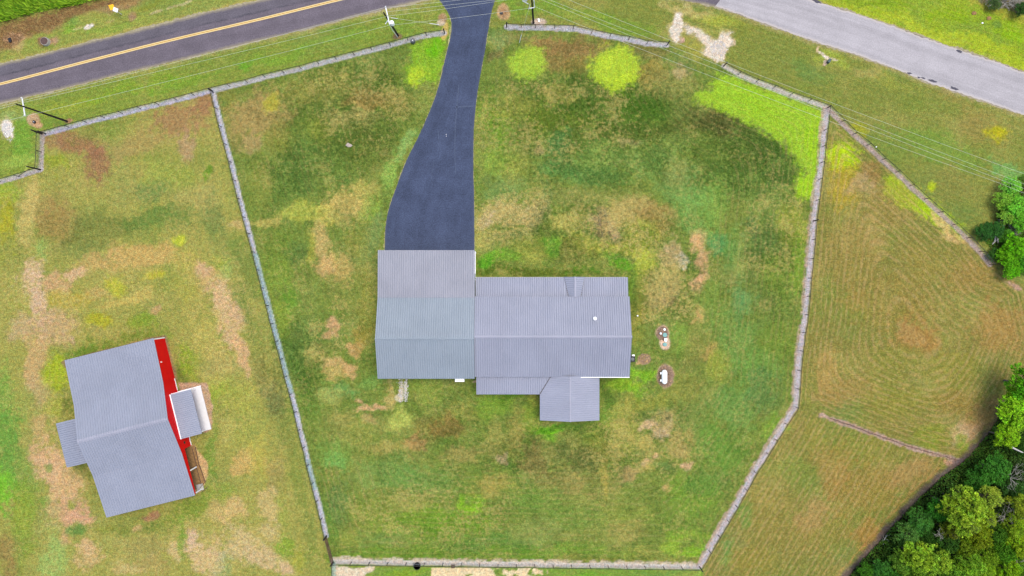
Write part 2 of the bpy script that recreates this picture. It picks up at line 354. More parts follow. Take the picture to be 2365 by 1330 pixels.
# --- west yard
for b in [(420, 270, 75, 42, (152, 120, 80), .8, -12), (330, 330, 80, 30, (160, 134, 84), .5, -14), (190, 330, 60, 36, (146, 112, 76), .85, 10), (222, 380, 34, 42, (144, 110, 76), .85, 0), (470, 240, 30, 26, (150, 116, 78), .7, 0), (440, 330, 26, 34, (168, 138, 100), .7, 0), (130, 320, 30, 18, (150, 118, 82), .6, 0), (100, 470, 50, 30, (150, 118, 76), .4, 0),
          (130, 378, 40, 26, (136, 148, 48), .7, 0), (240, 300, 60, 22, (116, 134, 56), .6, -14), (390, 405, 60, 40, (142, 152, 66), .6, 0), (475, 395, 8, 26, (98, 134, 40), .8, 0), (360, 440, 45, 24, (100, 124, 64), .6, 0), (470, 460, 60, 30, (156, 150, 84), .5, 0), (520, 440, 20, 60, (150, 150, 74), .4, 0),
          (12, 500, 24, 74, (158, 154, 38), .7, 0), (10, 440, 30, 30, (140, 160, 60), .6, 0), (62, 480, 24, 90, (182, 164, 96), .7, 4), (130, 520, 50, 50, (150, 122, 72), .6, 0), (240, 530, 90, 40, (112, 120, 58), .7, -8), (370, 505, 80, 30, (100, 124, 56), .75, -8), (490, 510, 26, 40, (104, 122, 62), .65, 0), (540, 525, 20, 16, (182, 158, 100), .7, 0), (180, 570, 60, 22, (120, 130, 66), .6, 0), (90, 580, 16, 16, (138, 165, 85), .6, 0),
          (320, 590, 90, 26, (184, 152, 90), .75, -6), (220, 600, 60, 20, (178, 150, 92), .6, -10), (420, 558, 20, 14, (178, 186, 50), .7, 0), (440, 600, 50, 30, (172, 160, 80), .5, 0), (500, 600, 30, 25, (150, 160, 60), .5, 0), (480, 640, 40, 50, (178, 150, 96), .7, 0),
          (66, 640, 26, 40, (196, 165, 130), .85, 5), (170, 625, 26, 15, (196, 160, 122), .75, -20), (130, 650, 26, 22, (188, 150, 108), .75, 20), (95, 705, 26, 60, (196, 164, 132), .85, -6), (120, 760, 50, 45, (180, 150, 108), .7, 0), (60, 760, 40, 30, (176, 150, 112), .6, 0), (80, 830, 30, 60, (184, 152, 104), .7, 0), (50, 700, 30, 20, (140, 146, 66), .4, 0), (150, 780, 20, 12, (180, 150, 115), .6, 0),
          (268, 657, 32, 22, (172, 172, 52), .65, 0), (350, 640, 22, 14, (172, 165, 52), .7, 0), (290, 690, 70, 12, (184, 164, 88), .6, -14), (210, 680, 40, 12, (180, 150, 92), .5, 0), (150, 690, 40, 26, (164, 150, 55), .6, 0), (225, 740, 34, 22, (160, 158, 40), .75, 0), (320, 735, 40, 22, (122, 144, 46), .7, 0), (360, 715, 24, 9, (188, 150, 105), .6, 0),
          (300, 782, 90, 22, (112, 132, 50), .75, -12), (190, 820, 50, 20, (98, 128, 44), .8, -14), (126, 852, 26, 44, (152, 165, 40), .8, 0), (90, 900, 30, 40, (176, 152, 104), .6, 0), (120, 930, 22, 30, (150, 156, 60), .6, 0), (155, 940, 16, 22, (98, 110, 44), .7, 0),
          (8, 900, 22, 70, (112, 148, 62), .7, 0), (40, 960, 30, 80, (142, 148, 70), .6, 0), (16, 1060, 38, 120, (100, 142, 58), .8, 0), (12, 1130, 28, 46, (118, 172, 44), .7, 0), (60, 1100, 30, 70, (112, 140, 62), .6, -8), (100, 1000, 26, 40, (178, 152, 98), .7, 0), (100, 1070, 24, 40, (190, 154, 112), .75, 0),
          (128, 1085, 34, 70, (196, 160, 118), .9, -10), (165, 1110, 34, 50, (192, 158, 112), .8, 0), (160, 1180, 48, 30, (190, 150, 112), .85, 0), (185, 1190, 30, 16, (192, 150, 116), .8, 0), (160, 1240, 16, 34, (186, 150, 104), .7, 10), (107, 1080, 12, 14, (110, 138, 60), .7, 0), (165, 1162, 10, 10, (120, 140, 52), .7, 0), (110, 1160, 14, 12, (108, 140, 55), .6, 0),
          (130, 1210, 26, 50, (148, 152, 80), .5, 0), (60, 1200, 30, 80, (126, 146, 50), .6, 0), (20, 1290, 30, 50, (138, 112, 68), .6, 0), (50, 1270, 20, 60, (124, 140, 60), .5, 0), (130, 1290, 36, 60, (140, 166, 88), .6, 0), (210, 1285, 30, 30, (192, 160, 112), .6, 0), (180, 1222, 20, 12, (92, 130, 60), .7, 0),
          (195, 1070, 26, 34, (98, 112, 44), .65, 0), (215, 1130, 16, 30, (130, 130, 62), .5, 0), (240, 1215, 30, 12, (128, 134, 54), .6, 0), (345, 1183, 26, 10, (150, 110, 80), .85, -14), (440, 1180, 60, 26, (118, 136, 50), .75, -14), (320, 1215, 60, 14, (116, 128, 56), .6, -8), (310, 1215, 13, 12, (192, 160, 108), .7, 0),
          (420, 870, 18, 50, (108, 120, 50), .8, -14), (435, 830, 30, 50, (126, 148, 44), .75, -14), (455, 880, 20, 40, (132, 142, 50), .6, 0), (500, 900, 30, 40, (144, 158, 54), .6, 0), (485, 1050, 14, 60, (108, 136, 54), .75, 0), (500, 1140, 40, 30, (124, 142, 56), .6, 0), (415, 1130, 60, 20, (120, 140, 50), .4, 0),
          (512, 700, 30, 60, (194, 162, 120), .85, -8), (540, 760, 26, 50, (190, 158, 116), .85, -10), (560, 820, 18, 48, (192, 156, 112), .85, -12), (470, 625, 20, 30, (186, 154, 115), .7, 0), (480, 780, 30, 60, (168, 158, 82), .6, 0), (455, 700, 26, 60, (160, 152, 76), .5, 0), (495, 850, 34, 50, (170, 154, 90), .55, 0), (520, 620, 20, 30, (150, 165, 85), .6, 0), (430, 660, 40, 40, (150, 150, 66), .5, 0),
          (575, 620, 24, 60, (112, 126, 58), .7, -14), (560, 710, 16, 50, (112, 126, 60), .75, -8), (592, 790, 16, 50, (120, 130, 60), .6, -14), (610, 860, 18, 44, (128, 124, 66), .6, -14), (636, 930, 22, 50, (106, 112, 62), .8, -14), (540, 570, 24, 30, (108, 128, 56), .6, 0), (660, 1010, 20, 50, (118, 128, 60), .6, -14), (560, 920, 40, 34, (158, 158, 72), .6, 0), (560, 985, 50, 50, (152, 154, 72), .5, 0), (565, 1075, 26, 34, (190, 158, 96), .7, 0), (600, 1060, 30, 60, (172, 160, 74), .5, 0), (520, 1000, 24, 40, (168, 160, 88), .4, 0),
          (640, 1120, 24, 60, (150, 132, 80), .5, -14), (690, 1120, 16, 60, (118, 132, 58), .6, -14), (650, 1170, 20, 50, (140, 150, 66), .5, -10), (720, 1230, 20, 60, (112, 128, 60), .55, -14), (540, 1190, 34, 30, (192, 162, 108), .7, 0), (500, 1190, 26, 24, (186, 158, 104), .5, 0), (625, 1160, 28, 34, (188, 164, 110), .6, 0),
          (445, 1240, 22, 18, (200, 168, 138), .8, 0), (440, 1262, 14, 9, (205, 172, 140), .7, 0), (480, 1285, 40, 36, (198, 168, 126), .8, 0), (560, 1260, 44, 34, (188, 166, 118), .75, 0), (610, 1290, 44, 30, (190, 164, 120), .75, 0), (410, 1270, 22, 26, (192, 166, 116), .7, 0), (330, 1260, 50, 30, (150, 138, 82), .5, 0), (350, 1295, 40, 20, (160, 140, 86), .5, 0), (665, 1312, 18, 18, (196, 166, 128), .8, 0), (420, 1240, 8, 60, (116, 140, 54), .8, -8), (520, 1300, 30, 30, (136, 152, 96), .5, 0), (655, 1260, 26, 34, (124, 150, 50), .7, 0), (690, 1290, 20, 30, (156, 156, 60), .5, 0), (300, 1310, 40, 16, (190, 164, 112), .5, 0), (620, 1220, 24, 26, (186, 166, 118), .6, 0), (200, 1260, 18, 18, (196, 160, 118), .6, 0), (260, 1250, 40, 16, (150, 150, 80), .5, 0)]:
    blob(*b[:6], rot=b[6])
# soil apron round the barn porch
dp = sdf(Xf, Yf, [(432, 1034), (448, 1026), (462, 1050), (479, 1068), (480, 1100), (466, 1135), (446, 1141), (430, 1090)]); paint(sstep(1.5, -1.5, dp), (196, 160, 112), .95)
dp = sdf(Xf, Yf, [(410, 884), (440, 884), (478, 884), (492, 940), (490, 992), (470, 1000), (440, 960)]); paint(sstep(1.5, -1.5, dp), (178, 146, 116), .9)
dp = sdf(Xf, Yf, [(140, 835), (360, 776), (382, 774), (392, 800), (410, 880), (395, 880), (375, 790), (150, 850)]); paint(sstep(1.5, -1.5, dp), (140, 112, 88), .7)
# lawn along the fence inside is green and even
# --- main yard, west of the drive
for b in [(600, 265, 70, 60, (158, 128, 82), .7, 0), (560, 300, 50, 60, (150, 130, 78), .5, 0), (628, 243, 22, 24, (158, 158, 42), .6, 0), (520, 220, 20, 40, (132, 128, 58), .5, 0), (700, 215, 50, 30, (142, 132, 66), .5, 0), (585, 340, 22, 30, (164, 138, 92), .6, 0), (780, 200, 60, 30, (150, 146, 70), .5, 0), (880, 180, 50, 40, (96, 110, 44), .6, 0), (850, 235, 60, 26, (156, 118, 70), .6, 0), (820, 280, 70, 26, (168, 150, 90), .55, 0), (910, 230, 36, 40, (154, 142, 74), .6, 20), (760, 330, 60, 50, (90, 110, 44), .7, 0), (840, 340, 40, 60, (94, 110, 44), .7, 0), (680, 370, 60, 60, (86, 112, 48), .75, 0), (660, 440, 50, 40, (96, 120, 52), .6, 0), (780, 400, 50, 40, (104, 128, 56), .5, 0), (640, 320, 30, 40, (120, 122, 52), .6, 0), (600, 420, 30, 50, (130, 134, 60), .5, 0), (740, 300, 40, 30, (140, 144, 58), .5, 0),
          (800, 470, 50, 40, (184, 160, 92), .85, -10), (760, 500, 40, 30, (176, 164, 78), .7, 0), (745, 560, 26, 50, (186, 158, 100), .75, -8), (840, 430, 30, 26, (178, 160, 86), .6, -30), (700, 490, 46, 24, (166, 168, 72), .7, 0), (620, 510, 44, 14, (176, 160, 86), .75, -10), (790, 500, 36, 30, (140, 136, 78), .5, 0), (905, 400, 20, 60, (128, 160, 72), .75, 20), (945, 330, 14, 40, (126, 158, 84), .7, 28), (870, 520, 16, 60, (112, 132, 72), .7, 8), (850, 470, 16, 40, (124, 144, 62), .6, 15), (870, 480, 12, 30, (134, 160, 60), .6, 15), (820, 560, 22, 40, (120, 124, 52), .6, 0),
          (650, 570, 34, 34, (102, 124, 46), .7, 0), (690, 580, 30, 26, (84, 108, 50), .7, 0), (720, 570, 14, 40, (160, 156, 64), .6, 0), (780, 620, 34, 40, (182, 154, 92), .7, 0), (750, 620, 24, 30, (190, 152, 102), .6, 0), (640, 640, 40, 40, (118, 140, 52), .6, 0), (670, 700, 20, 40, (104, 148, 46), .6, 0), (710, 680, 30, 40, (120, 134, 64), .5, 0), (640, 740, 26, 70, (120, 138, 50), .7, -14), (665, 820, 26, 60, (86, 112, 48), .75, -14), (690, 870, 20, 50, (84, 112, 44), .7, -14),
          (775, 750, 17, 20, (196, 152, 112), .85, 0), (770, 775, 16, 12, (192, 150, 108), .7, 0), (820, 800, 22, 12, (190, 150, 100), .8, 0), (835, 780, 22, 30, (150, 124, 56), .6, 0), (760, 845, 30, 13, (194, 156, 104), .7, 0), (810, 850, 22, 16, (194, 152, 104), .8, 0), (780, 862, 40, 12, (188, 156, 96), .6, 0), (850, 740, 18, 60, (120, 122, 50), .6, 0), (840, 640, 22, 50, (136, 132, 62), .5, 0), (730, 820, 30, 30, (170, 154, 88), .5, 0), (790, 900, 60, 18, (98, 140, 70), .7, -8), (870, 880, 30, 18, (108, 144, 66), .6, 0), (700, 940, 40, 40, (102, 130, 52), .6, 0), (760, 910, 40, 16, (160, 156, 84), .5, 0),
          (840, 945, 26, 8, (206, 160, 118), .85, -10), (875, 934, 16, 9, (208, 162, 120), .85, 0), (830, 930, 14, 8, (204, 160, 118), .7, 40), (850, 960, 22, 12, (182, 150, 100), .6, 0), (780, 965, 40, 20, (164, 150, 84), .5, 0), (925, 960, 26, 26, (168, 176, 84), .7, 0), (900, 915, 16, 26, (186, 160, 100), .6, 0), (1060, 955, 50, 20, (144, 142, 66), .5, 0), (990, 900, 50, 30, (116, 140, 52), .5, 0), (1140, 930, 40, 30, (112, 146, 46), .6, 0), (1000, 985, 50, 26, (132, 118, 60), .6, 0), (965, 1020, 26, 18, (160, 122, 78), .7, 0), (1040, 1000, 40, 26, (128, 104, 56), .7, 0), (900, 1030, 60, 16, (166, 148, 82), .5, 0), (1070, 1055, 50, 20, (156, 134, 80), .5, 0), (830, 990, 40, 40, (150, 148, 72), .4, 0),
          (768, 1075, 26, 22, (120, 168, 84), .75, 0), (770, 1060, 40, 36, (108, 148, 66), .5, 0), (900, 1090, 80, 40, (104, 138, 68), .5, 0), (980, 1110, 90, 40, (96, 132, 60), .55, 0), (790, 1170, 30, 60, (84, 116, 60), .6, 0), (850, 1190, 60, 40, (126, 138, 56), .5, 0), (950, 1170, 60, 30, (150, 146, 76), .5, 0), (1000, 1210, 120, 34, (98, 136, 34), .7, 0), (1085, 1168, 17, 15, (124, 168, 32), .75, 0), (1092, 1158, 26, 20, (110, 156, 34), .6, 0), (1140, 1130, 50, 30, (164, 144, 74), .55, 0), (820, 1240, 60, 24, (138, 140, 62), .5, 0), (1150, 1250, 120, 22, (84, 124, 50), .6, 0), (1000, 1280, 300, 18, (94, 128, 38), .65, 0), (760, 1200, 14, 60, (88, 124, 46), .6, -14), (880, 1240, 60, 20, (106, 134, 62), .5, 0)]:
    blob(*b[:6], rot=b[6])
# --- main yard, middle and east
for b in [(1310, 108, 110, 26, (136, 108, 66), .85, 0), (1270, 140, 60, 24, (134, 108, 64), .7, 0), (1330, 150, 40, 26, (126, 108, 56), .7, 0), (1490, 110, 60, 26, (120, 108, 62), .7, 10), (1500, 170, 34, 34, (142, 120, 60), .7, 0), (1140, 130, 22, 20, (100, 92, 58), .7, 0), (1170, 90, 40, 20, (140, 134, 80), .6, 0), (1145, 85, 20, 30, (120, 142, 80), .6, 0), (1570, 150, 40, 40, (106, 124, 66), .5, 0),
          (1340, 230, 150, 50, (78, 104, 36), .85, 0), (1250, 200, 130, 26, (84, 106, 42), .7, 0), (1220, 270, 80, 40, (120, 132, 46), .6, 0), (1300, 290, 100, 30, (94, 112, 38), .7, 0), (1490, 250, 80, 50, (76, 108, 34), .85, 0), (1140, 280, 40, 60, (94, 132, 36), .6, 0), (1190, 240, 60, 30, (146, 142, 66), .5, 0), (1290, 215, 40, 20, (158, 146, 74), .5, 0), (1560, 190, 60, 40, (140, 134, 74), .6, 0), (1565, 165, 24, 16, (178, 150, 112), .5, 0), (1600, 260, 50, 34, (120, 124, 62), .5, 0), (1690, 305, 90, 30, (88, 86, 44), .8, 25), (1640, 290, 50, 20, (82, 84, 42), .7, 10), (1740, 360, 100, 70, (86, 108, 44), .85, 0), (1620, 350, 80, 40, (104, 122, 50), .6, 0), (1790, 400, 50, 60, (82, 108, 44), .8, 0), (1560, 300, 60, 30, (92, 100, 44), .6, 0), (1680, 430, 80, 50, (96, 122, 54), .5, 0), (1430, 300, 90, 26, (84, 102, 40), .7, 0), (1560, 330, 50, 24, (128, 146, 70), .5, 0),
          (1236, 340, 16, 22, (166, 146, 96), .8, 0), (1440, 335, 26, 12, (168, 142, 98), .7, 0), (1150, 370, 44, 40, (122, 152, 54), .6, 0), (1190, 380, 40, 30, (146, 150, 66), .5, 0), (1290, 330, 40, 30, (80, 128, 68), .6, 0), (1300, 385, 60, 30, (84, 126, 60), .7, 0), (1400, 370, 70, 40, (122, 146, 70), .6, 0), (1370, 410, 90, 26, (94, 130, 64), .55, 0), (1500, 380, 70, 40, (112, 140, 68), .55, 0), (1150, 440, 50, 34, (110, 138, 76), .5, 0), (1570, 440, 60, 40, (104, 140, 72), .5, 0), (1260, 470, 14, 40, (86, 116, 60), .6, 0), (1560, 400, 30, 30, (150, 144, 84), .4, 0),
          (1170, 490, 60, 30, (172, 152, 98), .8, 0), (1230, 500, 40, 34, (166, 146, 98), .7, 0), (1130, 545, 34, 30, (164, 156, 84), .7, 0), (1190, 550, 50, 24, (146, 140, 86), .6, 0), (1120, 500, 26, 20, (190, 164, 128), .6, 0), (1310, 520, 50, 30, (172, 160, 84), .7, 0), (1390, 515, 40, 34, (170, 140, 106), .8, 0), (1388, 525, 16, 22, (122, 96, 76), .6, 0), (1450, 490, 60, 30, (168, 146, 88), .75, 0), (1510, 500, 44, 40, (140, 116, 66), .7, 0), (1330, 460, 100, 24, (134, 134, 72), .5, 0), (1470, 540, 40, 30, (158, 158, 66), .7, 0), (1360, 570, 70, 26, (158, 154, 66), .7, 0), (1320, 590, 30, 34, (122, 118, 60), .6, 0), (1440, 570, 60, 20, (166, 164, 66), .6, 0), (1240, 580, 60, 30, (148, 150, 64), .6, 0), (1480, 560, 30, 20, (120, 134, 48), .5, 0),
          (1128, 600, 26, 22, (74, 140, 26), .85, 0), (1160, 595, 40, 14, (104, 150, 42), .7, 0), (1280, 575, 20, 20, (96, 150, 44), .7, 0), (1150, 628, 60, 10, (74, 104, 30), .8, 0), (1250, 630, 120, 9, (82, 98, 32), .75, 0), (1430, 615, 34, 14, (84, 142, 28), .85, 0), (1410, 590, 22, 14, (94, 146, 44), .6, 0), (1350, 628, 40, 8, (72, 118, 28), .7, 0), (1480, 600, 30, 34, (162, 168, 62), .75, 0), (1550, 585, 26, 34, (184, 156, 112), .85, 0), (1568, 598, 12, 18, (214, 196, 172), .75, 0), (1540, 640, 30, 30, (176, 160, 96), .7, 0), (1530, 690, 40, 34, (160, 138, 90), .65, 0), (1560, 660, 26, 26, (156, 136, 92), .6, 0), (1545, 705, 22, 18, (142, 120, 82), .7, 0), (1490, 680, 20, 60, (134, 134, 56), .5, 0),  # narrow dark strips along the front porch are eave shade painted in
          (1610, 548, 20, 26, (196, 154, 108), .85, 0), (1610, 590, 18, 22, (196, 152, 110), .85, 0), (1618, 648, 16, 28, (198, 152, 112), .85, 0), (1620, 735, 12, 22, (196, 152, 100), .75, 0), (1650, 560, 26, 40, (78, 134, 74), .8, 0), (1690, 580, 26, 50, (90, 134, 62), .6, 0), (1600, 480, 40, 50, (106, 148, 70), .6, 0), (1650, 480, 30, 60, (118, 150, 64), .5, 0), (1710, 590, 20, 50, (142, 148, 76), .5, 0), (1770, 470, 60, 60, (114, 134, 66), .4, 0), (1760, 560, 50, 50, (84, 110, 56), .6, 0), (1740, 520, 16, 40, (78, 108, 56), .6, 0), (1830, 520, 34, 60, (138, 144, 52), .55, 0), (1800, 640, 40, 60, (108, 130, 48), .6, 0), (1840, 600, 18, 80, (118, 152, 44), .55, 0), (1710, 700, 26, 50, (88, 138, 80), .6, 0), (1690, 780, 60, 60, (96, 136, 62), .6, 0), (1790, 720, 40, 40, (96, 118, 50), .6, 0), (1800, 800, 50, 50, (102, 126, 44), .6, 0), (1740, 850, 60, 50, (96, 136, 60), .6, 0), (1640, 700, 30, 60, (110, 136, 58), .5, 0),
          (1470, 740, 26, 60, (140, 130, 56), .5, 0), (1465, 690, 12, 60, (76, 94, 34), .6, 0), (1460, 650, 14, 40, (96, 132, 40), .5, 0), (1580, 780, 26, 40, (112, 144, 56), .6, 0), (1610, 810, 30, 40, (128, 128, 62), .5, 0), (1600, 850, 26, 30, (104, 110, 56), .5, 0), (1640, 815, 18, 26, (166, 136, 78), .6, 0), (1660, 850, 20, 40, (140, 146, 52), .5, 0), (1480, 860, 40, 16, (116, 164, 36), .8, 0), (1440, 895, 44, 18, (130, 164, 40), .8, 0), (1470, 905, 26, 14, (104, 150, 36), .6, 0), (1400, 920, 14, 50, (72, 98, 36), .7, 0), (1500, 930, 60, 20, (148, 144, 60), .5, 0), (1580, 900, 50, 40, (134, 130, 60), .5, 0),  # dark bands right of the house and rear gable are painted shade
          (1270, 990, 36, 14, (98, 164, 24), .85, 0), (1265, 1010, 18, 14, (110, 160, 38), .6, 0), (1190, 918, 40, 8, (84, 126, 30), .7, 0), (1225, 930, 18, 18, (148, 138, 66), .5, 0), (1220, 960, 26, 34, (120, 144, 46), .5, 0), (1320, 985, 60, 10, (80, 112, 38), .7, 0), (1400, 960, 30, 30, (98, 132, 46), .6, 0), (1440, 990, 40, 60, (156, 150, 72), .6, 0), (1380, 1010, 40, 40, (118, 132, 50), .5, 0),  # dark strips below the rear porch and gable: shade put into the colour
          (1495, 980, 20, 14, (206, 168, 132), .8, 0), (1515, 995, 22, 16, (194, 160, 126), .8, 0), (1530, 970, 22, 24, (176, 146, 108), .7, 0), (1525, 962, 12, 12, (98, 104, 62), .7, 0), (1480, 1015, 30, 20, (172, 154, 84), .6, 0), (1505, 1045, 9, 8, (200, 156, 120), .7, 0), (1490, 1070, 14, 12, (202, 158, 122), .75, 0), (1500, 1085, 18, 18, (158, 142, 72), .5, 0), (1590, 1065, 14, 12, (196, 156, 120), .8, 0), (1570, 1030, 26, 16, (170, 142, 88), .6, 0), (1545, 1075, 26, 14, (92, 118, 60), .6, 0), (1560, 1010, 30, 22, (160, 140, 82), .6, 0), (1545, 1130, 14, 9, (188, 150, 98), .7, 0), (1600, 1000, 16, 22, (174, 150, 88), .5, 0), (1460, 1100, 26, 18, (150, 124, 82), .7, 0),
          (1150, 1010, 30, 50, (152, 142, 76), .5, 0), (1190, 1000, 14, 60, (140, 128, 66), .6, 0), (1165, 1055, 14, 14, (184, 150, 118), .6, 0), (1230, 1060, 30, 50, (118, 100, 60), .65, 0), (1300, 1050, 26, 26, (90, 106, 50), .7, 0), (1360, 1070, 50, 26, (104, 104, 56), .65, 0), (1300, 1110, 70, 30, (142, 128, 72), .55, 0), (1380, 1110, 60, 30, (130, 124, 64), .5, 0), (1400, 1040, 34, 34, (158, 148, 70), .5, 0), (1230, 1150, 90, 30, (96, 132, 52), .5, 0), (1330, 1190, 90, 30, (96, 128, 50), .5, 0), (1240, 1220, 60, 26, (136, 144, 76), .5, 0), (1450, 1190, 60, 30, (124, 138, 56), .5, 0), (1450, 1220, 40, 24, (150, 138, 76), .5, 0), (1400, 1100, 10, 60, (170, 150, 72), .4, 0),
          (1690, 930, 50, 60, (98, 138, 66), .6, 0), (1760, 900, 40, 50, (84, 118, 62), .6, 0), (1770, 960, 30, 20, (92, 112, 56), .5, 0), (1670, 1040, 60, 60, (92, 134, 50), .65, 0), (1780, 980, 30, 26, (126, 160, 54), .6, 0), (1600, 1140, 60, 50, (104, 140, 44), .6, 0), (1640, 1110, 50, 30, (88, 122, 52), .6, 0), (1570, 1200, 60, 40, (100, 132, 46), .5, 0), (1560, 1265, 30, 22, (138, 168, 52), .6, 0), (1600, 1275, 24, 18, (116, 164, 30), .7, 0), (1580, 1240, 50, 18, (128, 160, 48), .5, 0), (1480, 1270, 60, 14, (146, 140, 68), .5, 0), (1300, 1270, 180, 16, (104, 140, 44), .5, 0), (1420, 1290, 150, 8, (120, 118, 52), .5, 0)]:
    blob(*b[:6], rot=b[6])
# sprayed / fed grass circles, vivid yellow green with feathered edges
def lime(poly_or_c, c=(150, 180, 40), s=.80, r=None):
    d = (np.hypot((Xh - poly_or_c[0]) / r[0], (Yh - poly_or_c[1]) / r[1]) - 1) * min(r) if r else sdf(Xh, Yh, poly_or_c)
    paint(sstep(9, -11, d + N4 * 13 + N3 * 9), c, s)
    k = sstep(6, -10, d); np.minimum(m1, 1 - k, out=m1); return k
K_L = [lime((1219, 146), (146, 176, 52), r=(42, 39)), lime((1418, 152), (160, 184, 48), r=(58, 48)), lime((1424, 196), (158, 182, 44), r=(24, 18)),
       lime([(1606, 236), (1612, 214), (1640, 212), (1645, 182), (1668, 168), (1720, 184), (1800, 212), (1898, 248), (1906, 275), (1898, 380), (1886, 420), (1884, 462), (1846, 452), (1834, 425), (1858, 398), (1822, 345), (1786, 318), (1740, 292), (1690, 268), (1640, 252)], (142, 178, 40)),
       lime([(950, 105), (985, 88), (1032, 82), (1036, 110), (1026, 160), (1005, 190), (960, 196), (930, 188), (944, 140)], (122, 160, 38)),
       lime((1948, 362), (164, 190, 14), r=(36, 34)), lime([(2040, 408), (2072, 400), (2125, 440), (2180, 490), (2215, 520), (2240, 555), (2215, 545), (2150, 512), (2095, 488), (2052, 462)], (152, 178, 26), .85)]
blob(1012, 112, 22, 26, (96, 160, 14), .8, 20); blob(962, 176, 22, 20, (158, 178, 44), .8); blob(1880, 330, 20, 60, (140, 182, 22), .5); blob(1750, 240, 60, 30, (134, 172, 36), .6, 25); blob(1860, 430, 24, 30, (140, 178, 30), .7)
blob(1395, 140, 20, 18, (170, 192, 50), .6); blob(1445, 180, 18, 14, (170, 190, 44), .5)
# --- hay field east
for b in [(1960, 430, 40, 60, (156, 138, 44), .7, 0), (1925, 290, 16, 30, (120, 130, 60), .7, 0), (1960, 310, 30, 20, (124, 134, 50), .6, 0), (2010, 390, 30, 30, (140, 110, 66), .6, 0), (2060, 470, 60, 60, (136, 118, 64), .5, 0), (1990, 430, 30, 30, (156, 134, 96), .6, 0), (2175, 512, 40, 12, (196, 164, 112), .7, 40), (2210, 540, 30, 10, (190, 160, 104), .6, 40), (1980, 600, 60, 90, (138, 120, 64), .5, 0), (2150, 600, 70, 40, (140, 124, 60), .4, 0), (2060, 700, 120, 60, (142, 118, 60), .4, 0), (2120, 780, 60, 40, (150, 110, 62), .6, 0), (2250, 640, 70, 40, (140, 116, 62), .6, 0), (2310, 760, 70, 60, (150, 116, 66), .6, 0), (2200, 850, 80, 40, (128, 124, 52), .5, 0), (2060, 850, 60, 50, (124, 124, 54), .5, 0), (1910, 850, 30, 60, (160, 128, 74), .5, 0), (1960, 900, 80, 30, (150, 122, 70), .5, 0), (2080, 930, 80, 40, (126, 124, 52), .6, 0), (2200, 930, 60, 30, (140, 116, 60), .5, 0), (2150, 1010, 40, 24, (122, 130, 46), .6, 0), (2235, 1000, 40, 18, (190, 160, 124), .65, -35), (2225, 1020, 18, 12, (120, 138, 44), .7, 0), (2270, 960, 50, 30, (150, 118, 76), .6, -35),
          (1880, 1010, 26, 40, (142, 128, 62), .5, 0), (1990, 1040, 90, 40, (122, 122, 52), .6, 15), (1920, 1080, 50, 60, (150, 118, 66), .5, 0), (1850, 1100, 40, 60, (106, 124, 52), .6, -30), (2000, 1130, 90, 60, (144, 116, 60), .5, 0), (2110, 1090, 60, 30, (152, 122, 76), .55, -30), (1900, 1220, 60, 60, (136, 118, 58), .4, 0), (1780, 1200, 60, 70, (130, 118, 56), .4, -30), (1720, 1190, 20, 40, (98, 130, 58), .6, 0), (1680, 1270, 20, 30, (94, 132, 64), .6, 0), (2000, 1230, 40, 40, (152, 114, 60), .6, -40), (1880, 1180, 40, 40, (158, 128, 82), .5, 0), (1740, 1290, 60, 30, (134, 122, 54), .5, 0), (2200, 1060, 30, 10, (188, 144, 118), .7, 15)]:
    blob(*b[:6], rot=b[6])
# pinkish dead strip down the middle of the field and along the wood
DIV = [(1897, 958), (1925, 970), (1962, 981), (2010, 1000), (2060, 1017), (2110, 1034), (2160, 1048), (2205, 1060), (2238, 1069)]
dd = linedist(Xf, Yf, DIV) + N3 * 4; dv = sstep(7, 3.5, dd); paint(dv, (166, 140, 122), .85)
paint(sstep(2.2, .8, linedist(Xf, Yf, DIV[1:])), (84, 66, 60), .6)
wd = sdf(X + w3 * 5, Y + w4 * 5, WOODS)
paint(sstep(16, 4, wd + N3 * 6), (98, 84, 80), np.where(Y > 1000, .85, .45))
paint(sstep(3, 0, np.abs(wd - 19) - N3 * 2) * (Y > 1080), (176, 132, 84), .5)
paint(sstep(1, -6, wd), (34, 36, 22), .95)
# hard little patches
for b in [ (77, 276, 15, 15, (184, 150, 118), 0), (86, 288, 12, 8, (186, 146, 112), 20), (158, 279, 10, 6, (160, 118, 90), 0), (1163, 28, 16, 19, (184, 148, 108), 0), (1243, 50, 18, 9, (186, 164, 150), 0), (918, 84, 11, 7, (128, 104, 78), 0), (1022, 42, 10, 14, (160, 128, 96), 0), (1028, 70, 8, 22, (190, 164, 92), 12), (1018, 52, 10, 7, (196, 176, 150), 0),
          (1537, 869, 19.5, 27, (170, 138, 116), 0), (1537, 870, 11, 20, (98, 80, 70), 0), (1531, 770, 15, 19, (184, 152, 128), -12), (1536, 793, 12.5, 15, (214, 180, 158), 0), (1529, 772, 10, 12, (140, 112, 98), 0), (1488, 829, 15, 13, (180, 144, 106), 0), (1474, 838, 4, 4, (190, 156, 112), 0),
           (1574, 92, 9, 7, (190, 150, 134), 0), (1690, 98, 10, 8, (200, 176, 150), 0),
          (1908, 132, 8, 4, (222, 206, 196), 30), (1898, 124, 9, 3, (206, 190, 170), 20), (1888, 113, 3, 9, (196, 176, 140), 10), (1906, 145, 5, 8, (190, 164, 148), 20), (1925, 138, 12, 2.5, (206, 190, 160), 10),
          (926, 905, 5, 22, (190, 176, 140), 6), (937, 890, 3.5, 18, (200, 190, 172), 6), (922, 918, 10, 8, (196, 182, 150), 0), (1100, 882, 6, 3, (180, 150, 120), 0),
          (1040, 85, 3, 26, (196, 186, 150), 8)]:
    blob(b[0], b[1], b[2], b[3], b[4], .92, b[5], fine=True)
